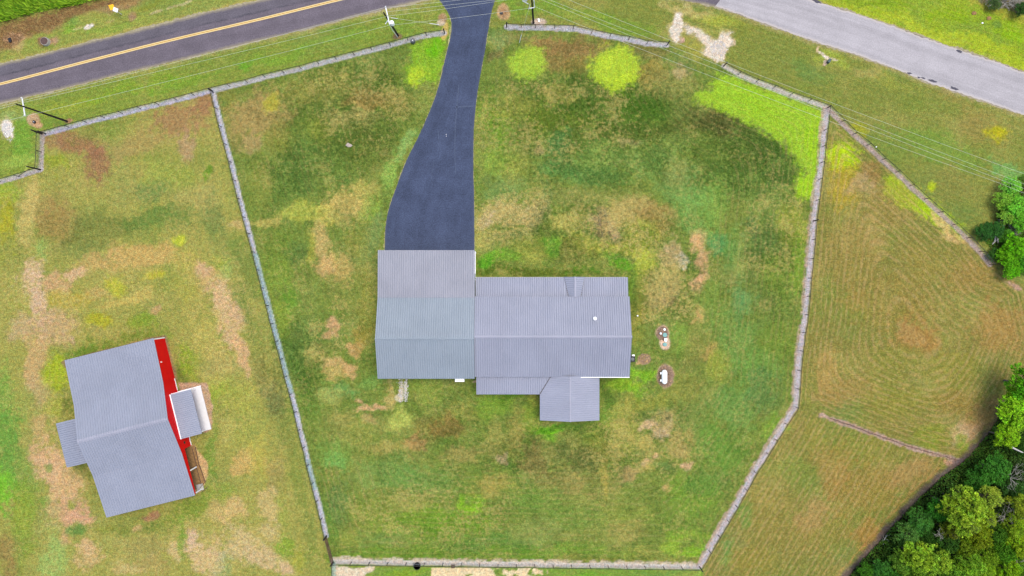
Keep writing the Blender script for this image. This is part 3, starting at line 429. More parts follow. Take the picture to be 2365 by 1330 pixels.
for pl_, c_ in (([(1577, 70), (1612, 84), (1630, 104), (1622, 120), (1655, 143), (1675, 132), (1693, 101), (1690, 72), (1668, 74), (1660, 90), (1641, 90), (1613, 68), (1582, 56)], (216, 200, 184)), ([(1558, 32), (1576, 35), (1580, 66), (1572, 76), (1571, 92), (1560, 105), (1550, 84), (1548, 64)], (218, 204, 190)), ([(3, 282), (18, 277), (27, 292), (29, 312), (23, 325), (14, 318), (6, 304)], (228, 220, 214))):
    q_ = sdf(X + w3 * 7 + N4 * 3, Y + w4 * 7 + N4 * 3, pl_); paint(sstep(9, 1, q_ + N3 * 6), (184, 166, 122), .55); paint(sstep(2.5, -2.5, q_ + N4 * 4), c_, .88)
blob(1640, 70, 40, 14, (160, 160, 80), .5, 15)
blob(1164, 28, 9, 12, (140, 106, 78), .6, 0, fine=True)
# sandy yard behind the back fence
sd = sdf(Xh, Yh, [(774, 1310), (868, 1308), (858, 1318), (838, 1326), (826, 1350), (812, 1500), (774, 1500)]); paint(sstep(2, -2, sd), (214, 194, 168), .95)
sp = ((Y > 1310) & (X > 995) & (X < 1275)).astype(float); paint(sp * sstep(-.12, .05, N2 + .6 * N3 + .2 - np.abs(X - 1020) / 900), (222, 198, 158), .95)
for b in [(940, 1322, 60, 9, (128, 156, 40), .7, 0), (1350, 1324, 60, 8, (104, 152, 44), .7, 0), (1540, 1322, 60, 8, (100, 138, 62), .6, 0)]: blob(*b[:6], rot=b[6])
# dead grass under every fence
def strip(name, w, c, amp=1.5, s=.88, off=0):
    w = w - .9
    pl = FB[name]; d = linedist(X, Y, pl); k = (np.abs(X - np.mean([p[0] for p in pl])) < 900)
    ww = sstep(w + 1.3, w - 1.3, d + w3 * amp * .5 + N3 * amp); paint(ww * k, c, s); np.minimum(m1, 1 - ww, out=m1); np.minimum(m2, 1 - ww, out=m2)
GREY = (176, 172, 174)
paint(sstep(13, 6, linedist(X, Y, FB['cross']) + N3 * 4) * sstep(-2, 2, linedist(X, Y, FB['cross'])), (92, 112, 52), .5)
strip('front_left', 6.2, GREY); strip('west_return', 6.5, (168, 156, 142)); strip('far_left', 6, (178, 168, 160)); strip('cross', 5.6, (180, 176, 180)); strip('back', 6.8, (192, 180, 174)); strip('east', 6.8, (186, 174, 176)); strip('front_right', 6.4, (182, 176, 184)); strip('front_gate_side', 6.2, (186, 176, 168)); strip('diagonal', 6.6, (168, 148, 138)); strip('south_stub', 5, (150, 170, 150))
for n, o_, c in [('back', 6, (196, 176, 156)), ('east', 6, (176, 150, 136))]:
    pl = [(x, y - 8) if n == 'back' else (x - 8, y - 2) for x, y in FB[n]]
    paint(sstep(4.0, 1.5, linedist(X, Y, pl) + N3 * 6), c, .75)
for y0_, y1_ in ((585, 910), (1060, 1130)):
    paint(sstep(5.5, 3.5, linedist(X, Y, FB['cross'])) * (Y > y0_) * (Y < y1_), (122, 156, 138), .55)
# dirt patch beyond the far end of the diagonal fence
blob(2345, 655, 22, 7, (170, 136, 120), .8, 40)
# mottling strengths: clumps of darker grass, clumps of straw
m1 = m1 * 0 + np.where(in_yard, .50, .12); m1[in_field] = .15; m1[in_west] = .22
for a in [(1400, 300, 330, 190, .85), (1720, 360, 190, 130, .9), (820, 260, 190, 150, .9), (700, 400, 130, 90, .8), (1330, 540, 260, 90, .85), (1550, 660, 110, 130, .8), (1300, 1050, 260, 90, .8), (1780, 600, 90, 180, .75), (690, 830, 90, 120, .8), (800, 500, 80, 80, .6), (1050, 1000, 120, 80, .7), (1520, 970, 90, 70, .7), (1600, 850, 90, 80, .5), (160, 530, 120, 60, .45)]: mott(m1, *a)
m2 = np.where(in_yard, .45, .25); m2[in_field] = .32; m2[in_west] = .50
for a in [(820, 230, 200, 130, .68), (1300, 270, 280, 130, .7), (1160, 500, 130, 80, .9), (1440, 520, 160, 80, .9), (1540, 680, 90, 120, .95), (1000, 1180, 300, 100, .7), (1480, 1030, 180, 110, .8), (520, 1250, 200, 90, .8), (100, 720, 130, 160, .8), (520, 750, 90, 160, .8), (780, 780, 90, 130, .8), (1780, 520, 110, 160, .7), (300, 620, 220, 90, .6)]: mott(m2, *a)
for k in K_L: m1 *= (1 - k); m2 *= (1 - .9 * k)
for n in FB:
    k = sstep(9, 5, linedist(X, Y, FB[n])); m1 *= (1 - k); m2 *= (1 - k)
k = sstep(14, 4, np.minimum(linedist(X, Y, ROAD_UP), linedist(X, Y, ROAD_LO))); m1 *= 1 - k
vr = (~in_yard & ~in_west & ~in_field); m1[vr] *= .6; m2[vr] *= .5
hard = np.maximum(sstep(1.4, .9, np.hypot((X - 1537) / 20, (Y - 869) / 28)), sstep(1.4, .9, np.hypot((X - 1533) / 17, (Y - 783) / 28))); m1 *= 1 - hard; m2 *= 1 - hard
# mowing passes: distance from the edge the mower follows, and length along it
def smin(ds, p=3.0): return sum(np.maximum(d, .5) ** -p for d in ds) ** (-1 / p)
dE = linedist(X, Y, FB['east'][10:]); dDg = linedist(X, Y, FB['diagonal']); dDiv = linedist(X, Y, DIV)
dW = linedist(X, Y, [(2175, 1100), (2232, 1058), (2300, 975), (2350, 900), (2400, 780), (2370, 665), (2320, 620)])
up = smin([dE, dDg, dDiv, dW], 5.); ang_up = np.arctan2(Y - 760, X - 2110) * 260
n_ = np.array((.858, .514)); lo = (X - 1621) * n_[0] + (Y - 1317) * n_[1]; al_lo = (X - 1621) * -n_[1] + (Y - 1317) * n_[0]
upper = (Y < np.interp(X, [p[0] for p in DIV], [p[1] for p in DIV], left=948, right=1075))
dist = np.where(in_field, np.where(upper, up, lo), 0.); along = np.where(in_field, np.where(upper, ang_up, al_lo), 0.)
de = linedist(X, Y, FB['east'][2:]); db = linedist(X, Y, FB['back']); dc = linedist(X, Y, FB['cross']); df = linedist(X, Y, FB['front_gate_side'])
yd = smin([de, db, dc, df + 0], 6); dist[in_yard] = yd[in_yard]
al = np.where(de < db, Y, X); along[in_yard] = al[in_yard]
dist[in_west] = (X * .97 - Y * .24)[in_west]; along[in_west] = (X * .24 + Y * .97)[in_west]
vm = (~in_yard & ~in_west & ~in_field); dist[vm] = linedist(X, Y, ROAD_LO)[vm]; along[vm] = X[vm]
m3 = np.where(in_field, .85, .16); m3[in_yard & (np.minimum(de, db) < 220)] = .34; m3[vm] = .22
m3 *= (1 - sstep(18, 4, wd)); m3 = m3 * (1 - dv)
rough = (wd < 20) | (north & (Y < 60) & (X < 340) & (bb < 10)); m3[rough] = 0

me = bpy.data.meshes.new('ground')
co = np.empty((len(X), 3)); co[:, 0] = gx.ravel(); co[:, 1] = gy.ravel(); co[:, 2] = 0
me.vertices.add(len(X)); me.vertices.foreach_set('co', co.ravel())
jj, ii = np.meshgrid(np.arange(ny - 1), np.arange(nx - 1), indexing='ij'); a = (jj * nx + ii).ravel()
q = np.stack([a, a + 1, a + nx + 1, a + nx], 1)
me.loops.add(q.size); me.loops.foreach_set('vertex_index', q.ravel())
me.polygons.add(len(q)); me.polygons.foreach_set('loop_start', np.arange(0, q.size, 4)); me.polygons.foreach_set('loop_total', np.full(len(q), 4))
me.update(calc_edges=True)
def addcol(name, arr):
    at = me.attributes.new(name, 'FLOAT_COLOR', 'POINT'); f = np.ones((len(arr), 4), np.float32); f[:, :arr.shape[1]] = arr; at.data.foreach_set('color', f.ravel())
for zn, fac in ((in_west, 1.22), (in_yard, 1.0), (in_field, 1.15)):
    lg = np.log(np.maximum(g[zn], .004)); mu = lg.mean(0); kk = np.clip((g[zn].max(1) - .62) / -.3, 0, 1)[:, None]
    g[zn] = np.exp(mu + (lg - mu) * (1 + (fac - 1) * kk))
g[in_yard] *= 1.10
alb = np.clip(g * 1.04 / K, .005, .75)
addcol('grass_and_shade', alb); addcol('clumps', np.stack([m1, m2, m3], 1)); addcol('mowing', np.stack([dist / S, along / S, dist * 0], 1))
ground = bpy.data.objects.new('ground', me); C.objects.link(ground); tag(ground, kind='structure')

b = NB('grass_ground'); p = b.pos()
base = b.attr('grass_and_shade'); cl = b.sep(b.attr('clumps')); mw = b.sep(b.attr('mowing', 'Vector'))
ns1 = b.noise(p, 1.5, 4, .62); ns2 = b.noise(b.vmath('ADD', p, (7., 19., 3.)), 1.7, 4, .62)
n1 = b.math('ADD', b.math('MULTIPLY', b.noise(p, .30, 6, .62, .3), .52), b.math('MULTIPLY', ns1, .48)); n2 = b.math('ADD', b.math('MULTIPLY', b.noise(b.vmath('ADD', p, (37., 11., 5.)), .27, 6, .62, .2), .52), b.math('MULTIPLY', ns2, .48))
t1 = b.math('ADD', n1, b.math('MULTIPLY', b.math('SUBTRACT', cl[0], .5), .16))
f1 = b.math('MULTIPLY', b.ramp(t1, .495, .56), b.math('MULTIPLY', cl[0], .95))
c1 = b.mix(f1, base, b.vmath('MULTIPLY', base, (.50, .60, .52)))
t2 = b.math('ADD', n2, b.math('MULTIPLY', b.math('SUBTRACT', cl[1], .5), .14))
f2 = b.math('MULTIPLY', b.ramp(t2, .51, .60), b.math('MULTIPLY', cl[1], .62))
c2 = b.mix(f2, c1, col(180, 162, 96))
# mowing streaks
sv = b.comb(b.math('MULTIPLY', mw[0], 1.5), b.math('MULTIPLY', mw[1], .22), 0.)
st = b.noise(sv, 1.0, 6, .68)
wv = b.math('SINE', b.math('ADD', b.math('MULTIPLY', mw[0], 6.283 / .88), b.math('MULTIPLY', b.noise(p, .16, 2), 4.)))
st2 = b.math('ADD', st, b.math('MULTIPLY', wv, .11))
f3 = b.math('MULTIPLY', b.ramp(st2, .50, .68), b.math('MULTIPLY', cl[2], .47))
c3 = b.mix(f3, c2, col(178, 150, 98))
f4 = b.math('MULTIPLY', b.ramp(st2, .47, .33), b.math('MULTIPLY', cl[2], .55))
c4 = b.mix(f4, c3, b.vmath('MULTIPLY', c3, (.72, .84, .70)))
# short clippings: bright flecks
fl = b.math('MULTIPLY', b.ramp(b.noise(sv, 3.2, 3, .7), .58, .70), b.math('MULTIPLY', cl[2], .6))
c5 = b.mix(fl, c4, col(208, 172, 120))
h1 = b.noise(p, .9, 4, .65); h2 = b.noise(p, 2.3, 3, .7); h3 = b.noise(p, 6.0, 2, .75)
v = b.math('MULTIPLY', b.math('MULTIPLY', b.ramp(h1, .3, .7, .98, 1.24), b.ramp(h2, .30, .70, .80, 1.24)), b.ramp(h3, .28, .72, .60, 1.50))
c6 = b.scale(c5, v)
spk = b.math('MULTIPLY', b.ramp(b.noise(b.vmath('ADD', p, (3., 91., 8.)), 1.9, 4, .66), .50, .60), b.ramp(b.noise(p, .22, 4, .6), .40, .54))
spk = b.math('MULTIPLY', spk, b.math('ADD', b.math('MULTIPLY', cl[0], 1.15), .04), clamp=True)
c6 = b.mix(b.math('MULTIPLY', spk, .8), c6, b.vmath('MULTIPLY', c6, (.52, .62, .50)))
spl = b.math('MULTIPLY', b.ramp(b.noise(b.vmath('ADD', p, (63., 9., 28.)), 2.1, 4, .66), .54, .64), b.math('MULTIPLY', cl[1], .55))
c6 = b.mix(spl, c6, b.vmath('ADD', b.vmath('MULTIPLY', c6, (1.25, 1.2, 1.15)), (.02, .014, .004)))
hc = b.noise(p, 1.7, 5, .7)
c7 = b.mix(b.ramp(hc, .35, .65, 0, 1), b.vmath('MULTIPLY', c6, (1.17, 1.08, 1.06)), b.vmath('MULTIPLY', c6, (.96, 1.09, 1.22)))
b.bump(b.math('ADD', h2, b.math('MULTIPLY', h3, .5)), .35, .06)
me.materials.append(b.done(c7, .95, .05))
del co, q

# ------------------------------------------------------------------ roads
def resample(pl, n):
    pl = np.array(pl, float); d = np.r_[0, np.cumsum(np.hypot(*np.diff(pl, axis=0).T))]; t = np.linspace(0, d[-1], n)
    return np.stack([np.interp(t, d, pl[:, 0]), np.interp(t, d, pl[:, 1])], 1)
def smooth(pl, it=2):
    pl = [tuple(p) for p in pl]
    for _ in range(it):
        q_ = [pl[0]]
        for a_, b_ in zip(pl[:-1], pl[1:]):
            q_ += [(a_[0] * .75 + b_[0] * .25, a_[1] * .75 + b_[1] * .25), (a_[0] * .25 + b_[0] * .75, a_[1] * .25 + b_[1] * .75)]
        q_.append(pl[-1]); pl = q_
    return pl
def jag(pl, amp, seed):
    pl = np.array(pl); r = np.random.RandomState(seed); n = len(pl)
    t = np.gradient(pl, axis=0); t /= np.maximum(np.hypot(t[:, 0], t[:, 1])[:, None], 1e-9)
    e = (fbm(np.arange(n) * 1.0, np.zeros(n), 9, 3, seed) * .7 + (r.rand(n) - .5) * .8) * amp
    return pl + np.stack([-t[:, 1], t[:, 0]], 1) * e[:, None]
def ribbon(name, left, right, z, mat, parent=None, cols=4):
    n = len(left); vs = []; fs = []
    for a_, b_ in zip(left, right):
        for k_ in range(cols + 1):
            t = k_ / cols; q_ = P(a_[0] * (1 - t) + b_[0] * t, a_[1] * (1 - t) + b_[1] * t); vs.append((q_.x, q_.y, z))
    for i in range(n - 1):
        for k_ in range(cols):
            a_ = i * (cols + 1) + k_; fs.append((a_, a_ + 1, a_ + cols + 2, a_ + cols + 1))
    o = mesh_obj(name, vs, fs, mat, parent)
    if o.data.polygons[len(fs) // 2].normal.z < 0: o.data.flip_normals()
    # across / along coordinates in metres for wheel tracks
    at = o.data.attributes.new('lane', 'FLOAT_COLOR', 'POINT'); d = 0; arr = []
    for i, (a_, b_) in enumerate(zip(left, right)):
        if i: d += math.hypot(left[i][0] - left[i - 1][0], left[i][1] - left[i - 1][1]) / S
        w = math.hypot(a_[0] - b_[0], a_[1] - b_[1]) / S
        for k_ in range(cols + 1): arr += [k_ / cols * w, d, w, 1]
    at.data.foreach_set('color', arr)
    return o
def road_mat(name, c, edge, tracks, grain=.30, patchy=.1, seam=None):
    b = NB(name); p = b.pos(); ln = b.sep(b.attr('lane', 'Vector'))
    f = b.math('MULTIPLY', b.ramp(b.noise(p, 5., 3, .75), .28, .72, 1 - grain, 1 + grain), b.ramp(b.noise(p, .35, 4, .6), .3, .7, 1 - patchy, 1 + patchy))
    base = b.scale(c[:3], f)
    tv = b.comb(b.math('MULTIPLY', ln[0], .9), b.math('MULTIPLY', ln[1], .02), 3.)
    base = b.scale(base, b.ramp(b.noise(tv, 1., 3, .5), .35, .65, 1 - tracks, 1 + tracks))
    if seam:
        wob = b.math('MULTIPLY', b.math('SUBTRACT', b.noise(b.comb(0., b.math('MULTIPLY', ln[1], .35), 0.), 1., 3), .5), .35)
        x = b.math('ADD', ln[0], wob)
        d = b.math('ABSOLUTE', b.math('SUBTRACT', x, seam))
        base = b.mix(b.math('MULTIPLY', b.ramp(d, .30, .03), b.ramp(b.noise(p, .5, 3), .3, .6, .25, .8)), base, b.vmath('MULTIPLY', base, (.55, .6, .62)))
        base = b.mix(b.ramp(x, seam, seam - .25, 0, .55), base, b.vmath('MULTIPLY', base, (.80, .88, .88)))
    e1 = b.math('MINIMUM', ln[0], b.math('SUBTRACT', ln[2], ln[0]))
    base = b.mix(b.math('MULTIPLY', b.ramp(b.math('ADD', e1, b.math('MULTIPLY', b.noise(p, 1.6, 4, .7), .5)), .75, .30), .7), base, edge)
    b.bump(b.noise(p, 12., 3, .7), .3, .015)
    return b.done(base, .92, .15)
m_dark = road_mat('dark_chip_asphalt', col(124, 116, 130), col(165, 155, 140), .05, seam=1.85)
m_light = road_mat('pale_worn_asphalt', col(196, 192, 202), col(226, 216, 214), .08, grain=.16, patchy=.06)
m_drive = road_mat('blue_black_sealed_asphalt', col(80, 91, 122), col(90, 100, 124), .05, grain=.32, patchy=.14)
m_should = simple('gravel_shoulder', col(182, 172, 146), .95, .25, 2.5)
U_ = resample(smooth(ROAD_UP), 760); L_ = resample(smooth(ROAD_LO), 760)
sh_u = jag(np.stack([U_[:, 0] - .0, U_[:, 1] - 3.5], 1), 5, 5); sh_l = jag(np.stack([L_[:, 0], L_[:, 1] + 3.0], 1), 5, 9)
tag(ribbon('road_shoulder', sh_u, sh_l, .004, m_should), kind='structure')
tag(ribbon('road', jag(U_, 2.2, 1), jag(L_, 1.6, 2), .008, m_dark, cols=8), kind='structure')
def split_at(up_, lo_, xu, xl): 
    i = int(np.argmin(np.abs(np.array(up_)[:, 0] - xu))); j = int(np.argmin(np.abs(np.array(lo_)[:, 0] - xl)))
    return resample(up_[i:], 420), resample(lo_[j:], 420)
u2, l2 = split_at(U_, L_, 1700, 1652)
tag(ribbon('side_road', jag(u2, 3.0, 3), jag(l2, 2.6, 4), .012, m_light, cols=8), kind='structure')
# darker strip broken along the near edge, dark patches
def patch(name, cx, cy, rx, ry, rot, z, mat, seed, n=18, parent=None):
    r = random.Random(seed); a0 = math.radians(rot); vs = []
    for i in range(n):
        t = 2 * math.pi * i / n; k_ = 1 + r.uniform(-.28, .28); x = rx * math.cos(t) * k_; y = ry * math.sin(t) * k_
        q_ = P(cx + x * math.cos(a0) - y * math.sin(a0), cy + x * math.sin(a0) + y * math.cos(a0)); vs.append((q_.x, q_.y, z))
    o = mesh_obj(name, vs, [tuple(range(n))], mat, parent)
    if o.data.polygons[0].normal.z < 0: o.data.flip_normals()
    return o
m_tar = simple('tar_patch', col(92, 90, 106), .8, .25, 6.)
for i, t in enumerate([(1886, 3, 11, 3.2, 22), (2216, 118.5, 7.5, 2.8, 18), (2100, 169, 6.5, 2.2, 10), (2122, 179, 4, 1.6, 15), (2132, 180.5, 5, 2, 15), (2153, 187, 11, 3, 17), (2203, 204, 9.5, 2.8, 20)]):
    tag(patch('road_patch', *t, .018, m_tar, 40 + i), kind='structure')
# double yellow line: worn ochre base with two fresh lines
def offset_line(cl, off):
    cl = np.array(cl); t = np.gradient(cl, axis=0); t /= np.hypot(t[:, 0], t[:, 1])[:, None]
    return cl + np.stack([-t[:, 1], t[:, 0]], 1) * off
CLr = resample(smooth(ROAD_CL), 500)
m_y1 = simple('ochre_road_paint', col(222, 160, 66), .7, .12, 3.); m_y2 = simple('pale_yellow_road_paint', col(255, 236, 176), .6, .08, 3.)
ln_ = ribbon('road_markings', jag(offset_line(CLr, -3.2), .35, 61), jag(offset_line(CLr, 3.2), .35, 62), .014, m_y1, cols=1); tag(ln_, kind='structure')
for o1, o2 in ((-2.9, -.9), (.9, 2.9)):
    tag(ribbon('road_markings', jag(offset_line(CLr, o1), .2, 63), jag(offset_line(CLr, o2), .2, 64), .018, m_y2, cols=1), kind='structure')
# driveway
DL, DR = resample(smooth(DRIVE_L), 260), resample(smooth(DRIVE_R), 260)
m_edge = simple('sandy_edge', col(168, 166, 112), .95, .25, 3.)
tag(ribbon('driveway_edge', jag(np.stack([DL[:, 0] - .9, DL[:, 1]], 1), 4.2, 21), jag(np.stack([DR[:, 0] + .4, DR[:, 1]], 1), 3.4, 22), .016, m_edge, cols=1), kind='structure')
dr = ribbon('driveway', jag(DL, 1.0, 23), jag(DR, .9, 24), .022, m_drive, cols=8); tag(dr, kind='structure')
m_scuff = simple('dusty_asphalt', col(92, 104, 134), .9, .3, 5.)
for pl, w in [([(1060, 195), (1056, 235), (1051, 300), (1050, 345), (1052, 400)], .8), ([(1012, 300), (1014, 345)], .5), ([(1003, 370), (997, 400), (998, 430)], .4), ([(1052, 247), (1075, 246), (1096, 245)], 1.5)]:
    q1 = resample(smooth(pl), 60); tag(ribbon('driveway_scuff', jag(offset_line(q1, -w), .7, 31), jag(offset_line(q1, w), .7, 32), .026, m_scuff, cols=1), kind='structure')

# ------------------------------------------------------------------ buildings
def ribs(name, O, U, V, u0, u1, lo, hi, mat, parent, pitch=.37, h=.095, brk=()):
    """ribbed metal sheet: U across the ribs, V along them; lo/hi give where each rib starts and ends"""
    O, U, V = Vector(O), Vector(U), Vector(V); N = U.cross(V).normalized()
    if N.z < 0: N = -N
    Un = U.normalized(); prof = []; u = u0
    while u < u1 - 1e-6:
        for du, hh in ((0, 0), (pitch - .17, 0), (pitch - .095, h), (pitch - .075, h)):
            if u + du < u1: prof.append((u + du, hh))
        u += pitch
    prof.append((u1, 0))
    for x in brk:
        if u0 < x < u1: prof.append((x, 0))
    prof.sort(); vs = []; fs = []
    for u, hh in prof:
        a_ = O + Un * u + V * lo(u) + N * hh; b_ = O + Un * u + V * hi(u) + N * hh
        vs += [a_, b_, b_ - N * (hh + .07), a_ - N * (hh + .07)]
    for i in range(len(prof) - 1):
        a_ = i * 4; c_ = a_ + 4
        for k_ in range(4): fs.append((a_ + k_, a_ + (k_ + 1) % 4, c_ + (k_ + 1) % 4, c_ + k_))
    fs.append((0, 1, 2, 3)); n_ = len(prof) * 4; fs.append((n_ - 1, n_ - 2, n_ - 3, n_ - 4))
    o = mesh_obj(name, vs, fs, mat, parent)
    import bmesh
    bm = bmesh.new(); bm.from_mesh(o.data); bmesh.ops.recalc_face_normals(bm, faces=bm.faces); bm.to_mesh(o.data); bm.free()
    return o
def slope(name, x0, x1, ya, za, yb, zb, mat, parent, **kw):   # ribs run along y from (ya,za) low edge to (yb,zb)
    V = Vector((0, yb - ya, zb - za))
    return ribs(name, (0, ya, za), (1, 0, 0), V, x0, x1, lambda u: 0., lambda u: 1., mat, parent, **kw)
def window(parent, x, y, z, w, h, face):   # face: 'n','s','e','w'
    f = MB(); g_ = MB(); t = .05
    if face in 'ns':
        s_ = 1 if face == 'n' else -1
        for a_, b_, c_, d_ in ((-w / 2 - .06, w / 2 + .06, -h / 2 - .06, -h / 2), (-w / 2 - .06, w / 2 + .06, h / 2, h / 2 + .06), (-w / 2 - .06, -w / 2, -h / 2, h / 2), (w / 2, w / 2 + .06, -h / 2, h / 2)):
            f.box(x + a_, x + b_, min(y, y + s_ * t), max(y, y + s_ * t), z + c_, z + d_)
        g_.box(x - w / 2, x + w / 2, min(y, y + s_ * .02), max(y, y + s_ * .02), z - h / 2, z + h / 2)
    else:
        s_ = 1 if face == 'e' else -1
        for a_, b_, c_, d_ in ((-w / 2 - .06, w / 2 + .06, -h / 2 - .06, -h / 2), (-w / 2 - .06, w / 2 + .06, h / 2, h / 2 + .06), (-w / 2 - .06, -w / 2, -h / 2, h / 2), (w / 2, w / 2 + .06, -h / 2, h / 2)):
            f.box(min(x, x + s_ * t), max(x, x + s_ * t), y + a_, y + b_, z + c_, z + d_)
        g_.box(min(x, x + s_ * .02), max(x, x + s_ * .02), y - w / 2, y + w / 2, z - h / 2, z + h / 2)
    o = f.build('window', M['white'], parent); g_.build('pane', M['darkglass'], o)

hs = empty('metal_roof_house', (0, 0, 0)); tag(hs, 'large white house with long grey ribbed metal roofs at the end of the blue-black driveway', 'house')
GW, GE = -22.43, -6.22; EX = 19.66
# garage block
gz = .12
slope('roof', GW, GE, 6.33, 3.4 + gz, -1.60, 3.62 + gz, M['roof_pale'], hs)['label'] = 'paler lavender front slope of the garage roof'
slope('roof', GW, GE, -1.55, 3.56 + gz, -8.37, 5.8 + gz, M['roof_blue'], hs)['label'] = 'blue grey middle slope of the garage roof'
slope('roof', GW, GE, -15.14, 3.56 + gz, -8.35, 5.8 + gz, M['roof_blue'], hs)['label'] = 'blue grey rear slope of the garage roof'
MB().prism_x([(-8.56, 5.74 + gz), (-8.36, 5.9 + gz), (-8.16, 5.74 + gz), (-8.36, 5.7 + gz)], GW - .02, GE + .02).build('ridge_cap', M['roof_blue'], hs)
MB().prism_x([(6.1, 0), (6.1, 3.28), (-1.7, 3.5), (-8.37, 5.7), (-14.95, 3.5), (-14.95, 0)], GW + .18, GE - .04).build('wall', M['whitewall'], hs)
for x0 in (GW + 2.0, GW + 9.0):
    d_ = MB().box(x0, x0 + 4.6, 6.1, 6.16, .02, 2.6).build('garage_door', M['white'], hs)
    for k_ in range(4): MB().box(x0 + .08, x0 + 4.52, 6.163, 6.185, .1 + k_ * .62, .66 + k_ * .62).build('panel', M['white'], d_)
window(hs, GW + .18, -4., 1.7, 1.2, 1.1, 'w'); window(hs, GW + .18, -11., 1.7, 1.2, 1.1, 'w'); window(hs, -16., -14.95, 1.7, 1.2, 1.1, 's'); window(hs, GE - .04, 3.4, 1.7, 1.2, 1.1, 'e')
for y in (6.0, 1.4): MB().bar((GE + .02, y, 0), (GE + .02, y, 3.3), .12, .12).build('corner_trim', M['white'], hs)
MB().box(GE - .06, GE + .10, 2.4, 6.15, 3.05, 3.36).build('fascia', M['white'], hs)
MB().bar((GE + .14, 1.75, 0), (GE + .14, 1.75, 3.2), .08, .08).build('downpipe', M['white'], hs)
# main wing
slope('roof', GE + .03, EX, -1.42, 3.6, -8.04, 5.82, M['roof_lav'], hs)['label'] = 'long front slope of the main wing with a white vent'
slope('roof', GE + .03, EX, -14.85, 3.6, -8.00, 5.82, M['roof_lav'], hs)['label'] = 'long rear slope of the main wing'
MB().prism_x([(-8.26, 5.80), (-8.02, 5.94), (-7.78, 5.80), (-8.02, 5.76)], GE + .03, EX + .03).build('ridge_cap', M['cap'], hs)
MB().prism_x([(-1.75, 0), (-1.75, 3.4), (-8.02, 5.68), (-14.5, 3.5), (-14.5, 0)], GE + .05, EX - .35).build('wall', M['whitewall'], hs)
MB().box(10.2, EX, -14.99, -14.87, 3.45, 3.60).build('gutter', M['white'], hs)
for x in (-2., 3., 16.): window(hs, x, -1.75, 1.7, 1.3, 1.2, 'n')
for x in (-1., 17.): window(hs, x, -14.5, 1.7, 1.3, 1.2, 's')
for y in (-5., -11.5): window(hs, EX - .35, y, 1.7, 1.3, 1.2, 'e')
d_ = MB().box(10.05, 11.05, -1.75, -1.68, .05, 2.1).build('front_door', M['brownwood'], hs); MB().box(10.9, 10.95, -1.68, -1.62, 1.0, 1.1).build('handle', M['paleiron'], d_)
# front porch roof with a small cross gable
py0, pz0, py1, pz1 = 1.80, 2.70, -1.50, 3.12
pt = lambda t: py0 + (py1 - py0) * t
slope('porch_roof', -6.08, 8.80, py0, pz0, py1, pz1, M['roof_lav'], hs)
slope('porch_roof', 12.20, 19.52, py0, pz0, py1, pz1, M['roof_lav'], hs)
RX, RZ = 10.53, 3.80
# triangles of porch roof beside the gable
V_ = Vector((0, py1 - py0, pz1 - pz0))
ribs('porch_roof', (0, py0, pz0), (1, 0, 0), V_, 8.80, 9.46, lambda u: (u - 8.80) / .66 * 1.0 if False else max(0., (u - 8.80) / .66), lambda u: 1., M['roof_lav'], hs)
ribs('porch_roof', (0, py0, pz0), (1, 0, 0), V_, 11.54, 12.20, lambda u: max(0., (12.20 - u) / .66), lambda u: 1., M['roof_lav'], hs)
for s_, xe0, xe1 in ((-1, 8.76, 9.40), (1, 12.24, 11.60)):
    sl = (RZ - 2.78) / abs(RX - xe0)
    Vg = Vector((RX - xe0, 0, RZ - 2.78)); ln2 = abs(xe0 - RX)
    # ribs run down from the ridge (x direction); u runs along y
    ribs('porch_gable_roof', (xe0, -1.50, 2.78), (0, 1, 0), Vg, 0., 3.36, (lambda s: lambda u: max(0., (1 - u / 3.36)) * .64 / ln2)(s_), lambda u: 1., M['roof_lav'], hs, pitch=.34, h=.05)
MB().prism([(RX - .12, -1.5), (RX + .12, -1.5), (RX + .12, 1.88), (RX - .12, 1.88)], RZ - .01, RZ + .06).build('ridge_cap', M['cap'], hs)
MB().add([(8.8, 1.84, 2.62), (12.2, 1.84, 2.62), (RX, 1.84, 3.72), (8.8, 1.72, 2.62), (12.2, 1.72, 2.62), (RX, 1.72, 3.72)], [(0, 1, 2), (5, 4, 3), (0, 3, 4, 1), (1, 4, 5, 2), (2, 5, 3, 0)]).build('gable_board', M['white'], hs)
MB().box(-6.05, 19.5, 1.66, 1.78, 2.48, 2.62).build('porch_beam', M['white'], hs)
for x in (-5.9, -1.6, 3.2, 8.9, 12.1, 15.8, 19.4): MB().box(x - .09, x + .09, 1.63, 1.81, .1, 2.48).build('porch_post', M['white'], hs)
MB().box(-6.15, 19.5, -1.72, 1.9, .03, .12).build('porch_slab', M['concrete'], hs)
# rear porch roof and the big rear gable
qy0, qz0, qy1, qz1 = -17.90, 2.80, -14.75, 3.22
Vr = Vector((0, qy1 - qy0, qz1 - qz0))
ribs('rear_porch_roof', (0, qy0, qz0), (1, 0, 0), Vr, -5.98, 6.5, lambda u: 0. if u < 4.70 else (u - 4.70) / 1.75, lambda u: 1., M['roof_lav'], hs, brk=(4.70,))
gR, gZ, gY = 9.69, 4.02, -22.27; sl = (gZ - 2.80) / (gR - 4.70)
Vw = Vector((gR - 4.70, 0, gZ - 2.80)); Ve = Vector((gR - 14.70, 0, gZ - 2.80))
tot = -14.72 - gY; vstart = (qy0 - gY)
ribs('rear_gable_roof', (4.70, gY, 2.82), (0, 1, 0), Vw, 0., tot, lambda u: 0. if u < vstart else (u - vstart) / 3.15 * (1.72 / (gR - 4.70)), lambda u: 1., M['roof_lav'], hs, brk=(vstart,), pitch=.36, h=.05)
ribs('rear_gable_roof', (14.70, gY, 2.82), (0, 1, 0), Ve, 0., tot, lambda u: 0., lambda u: 1., M['roof_lav'], hs, pitch=.36, h=.05)
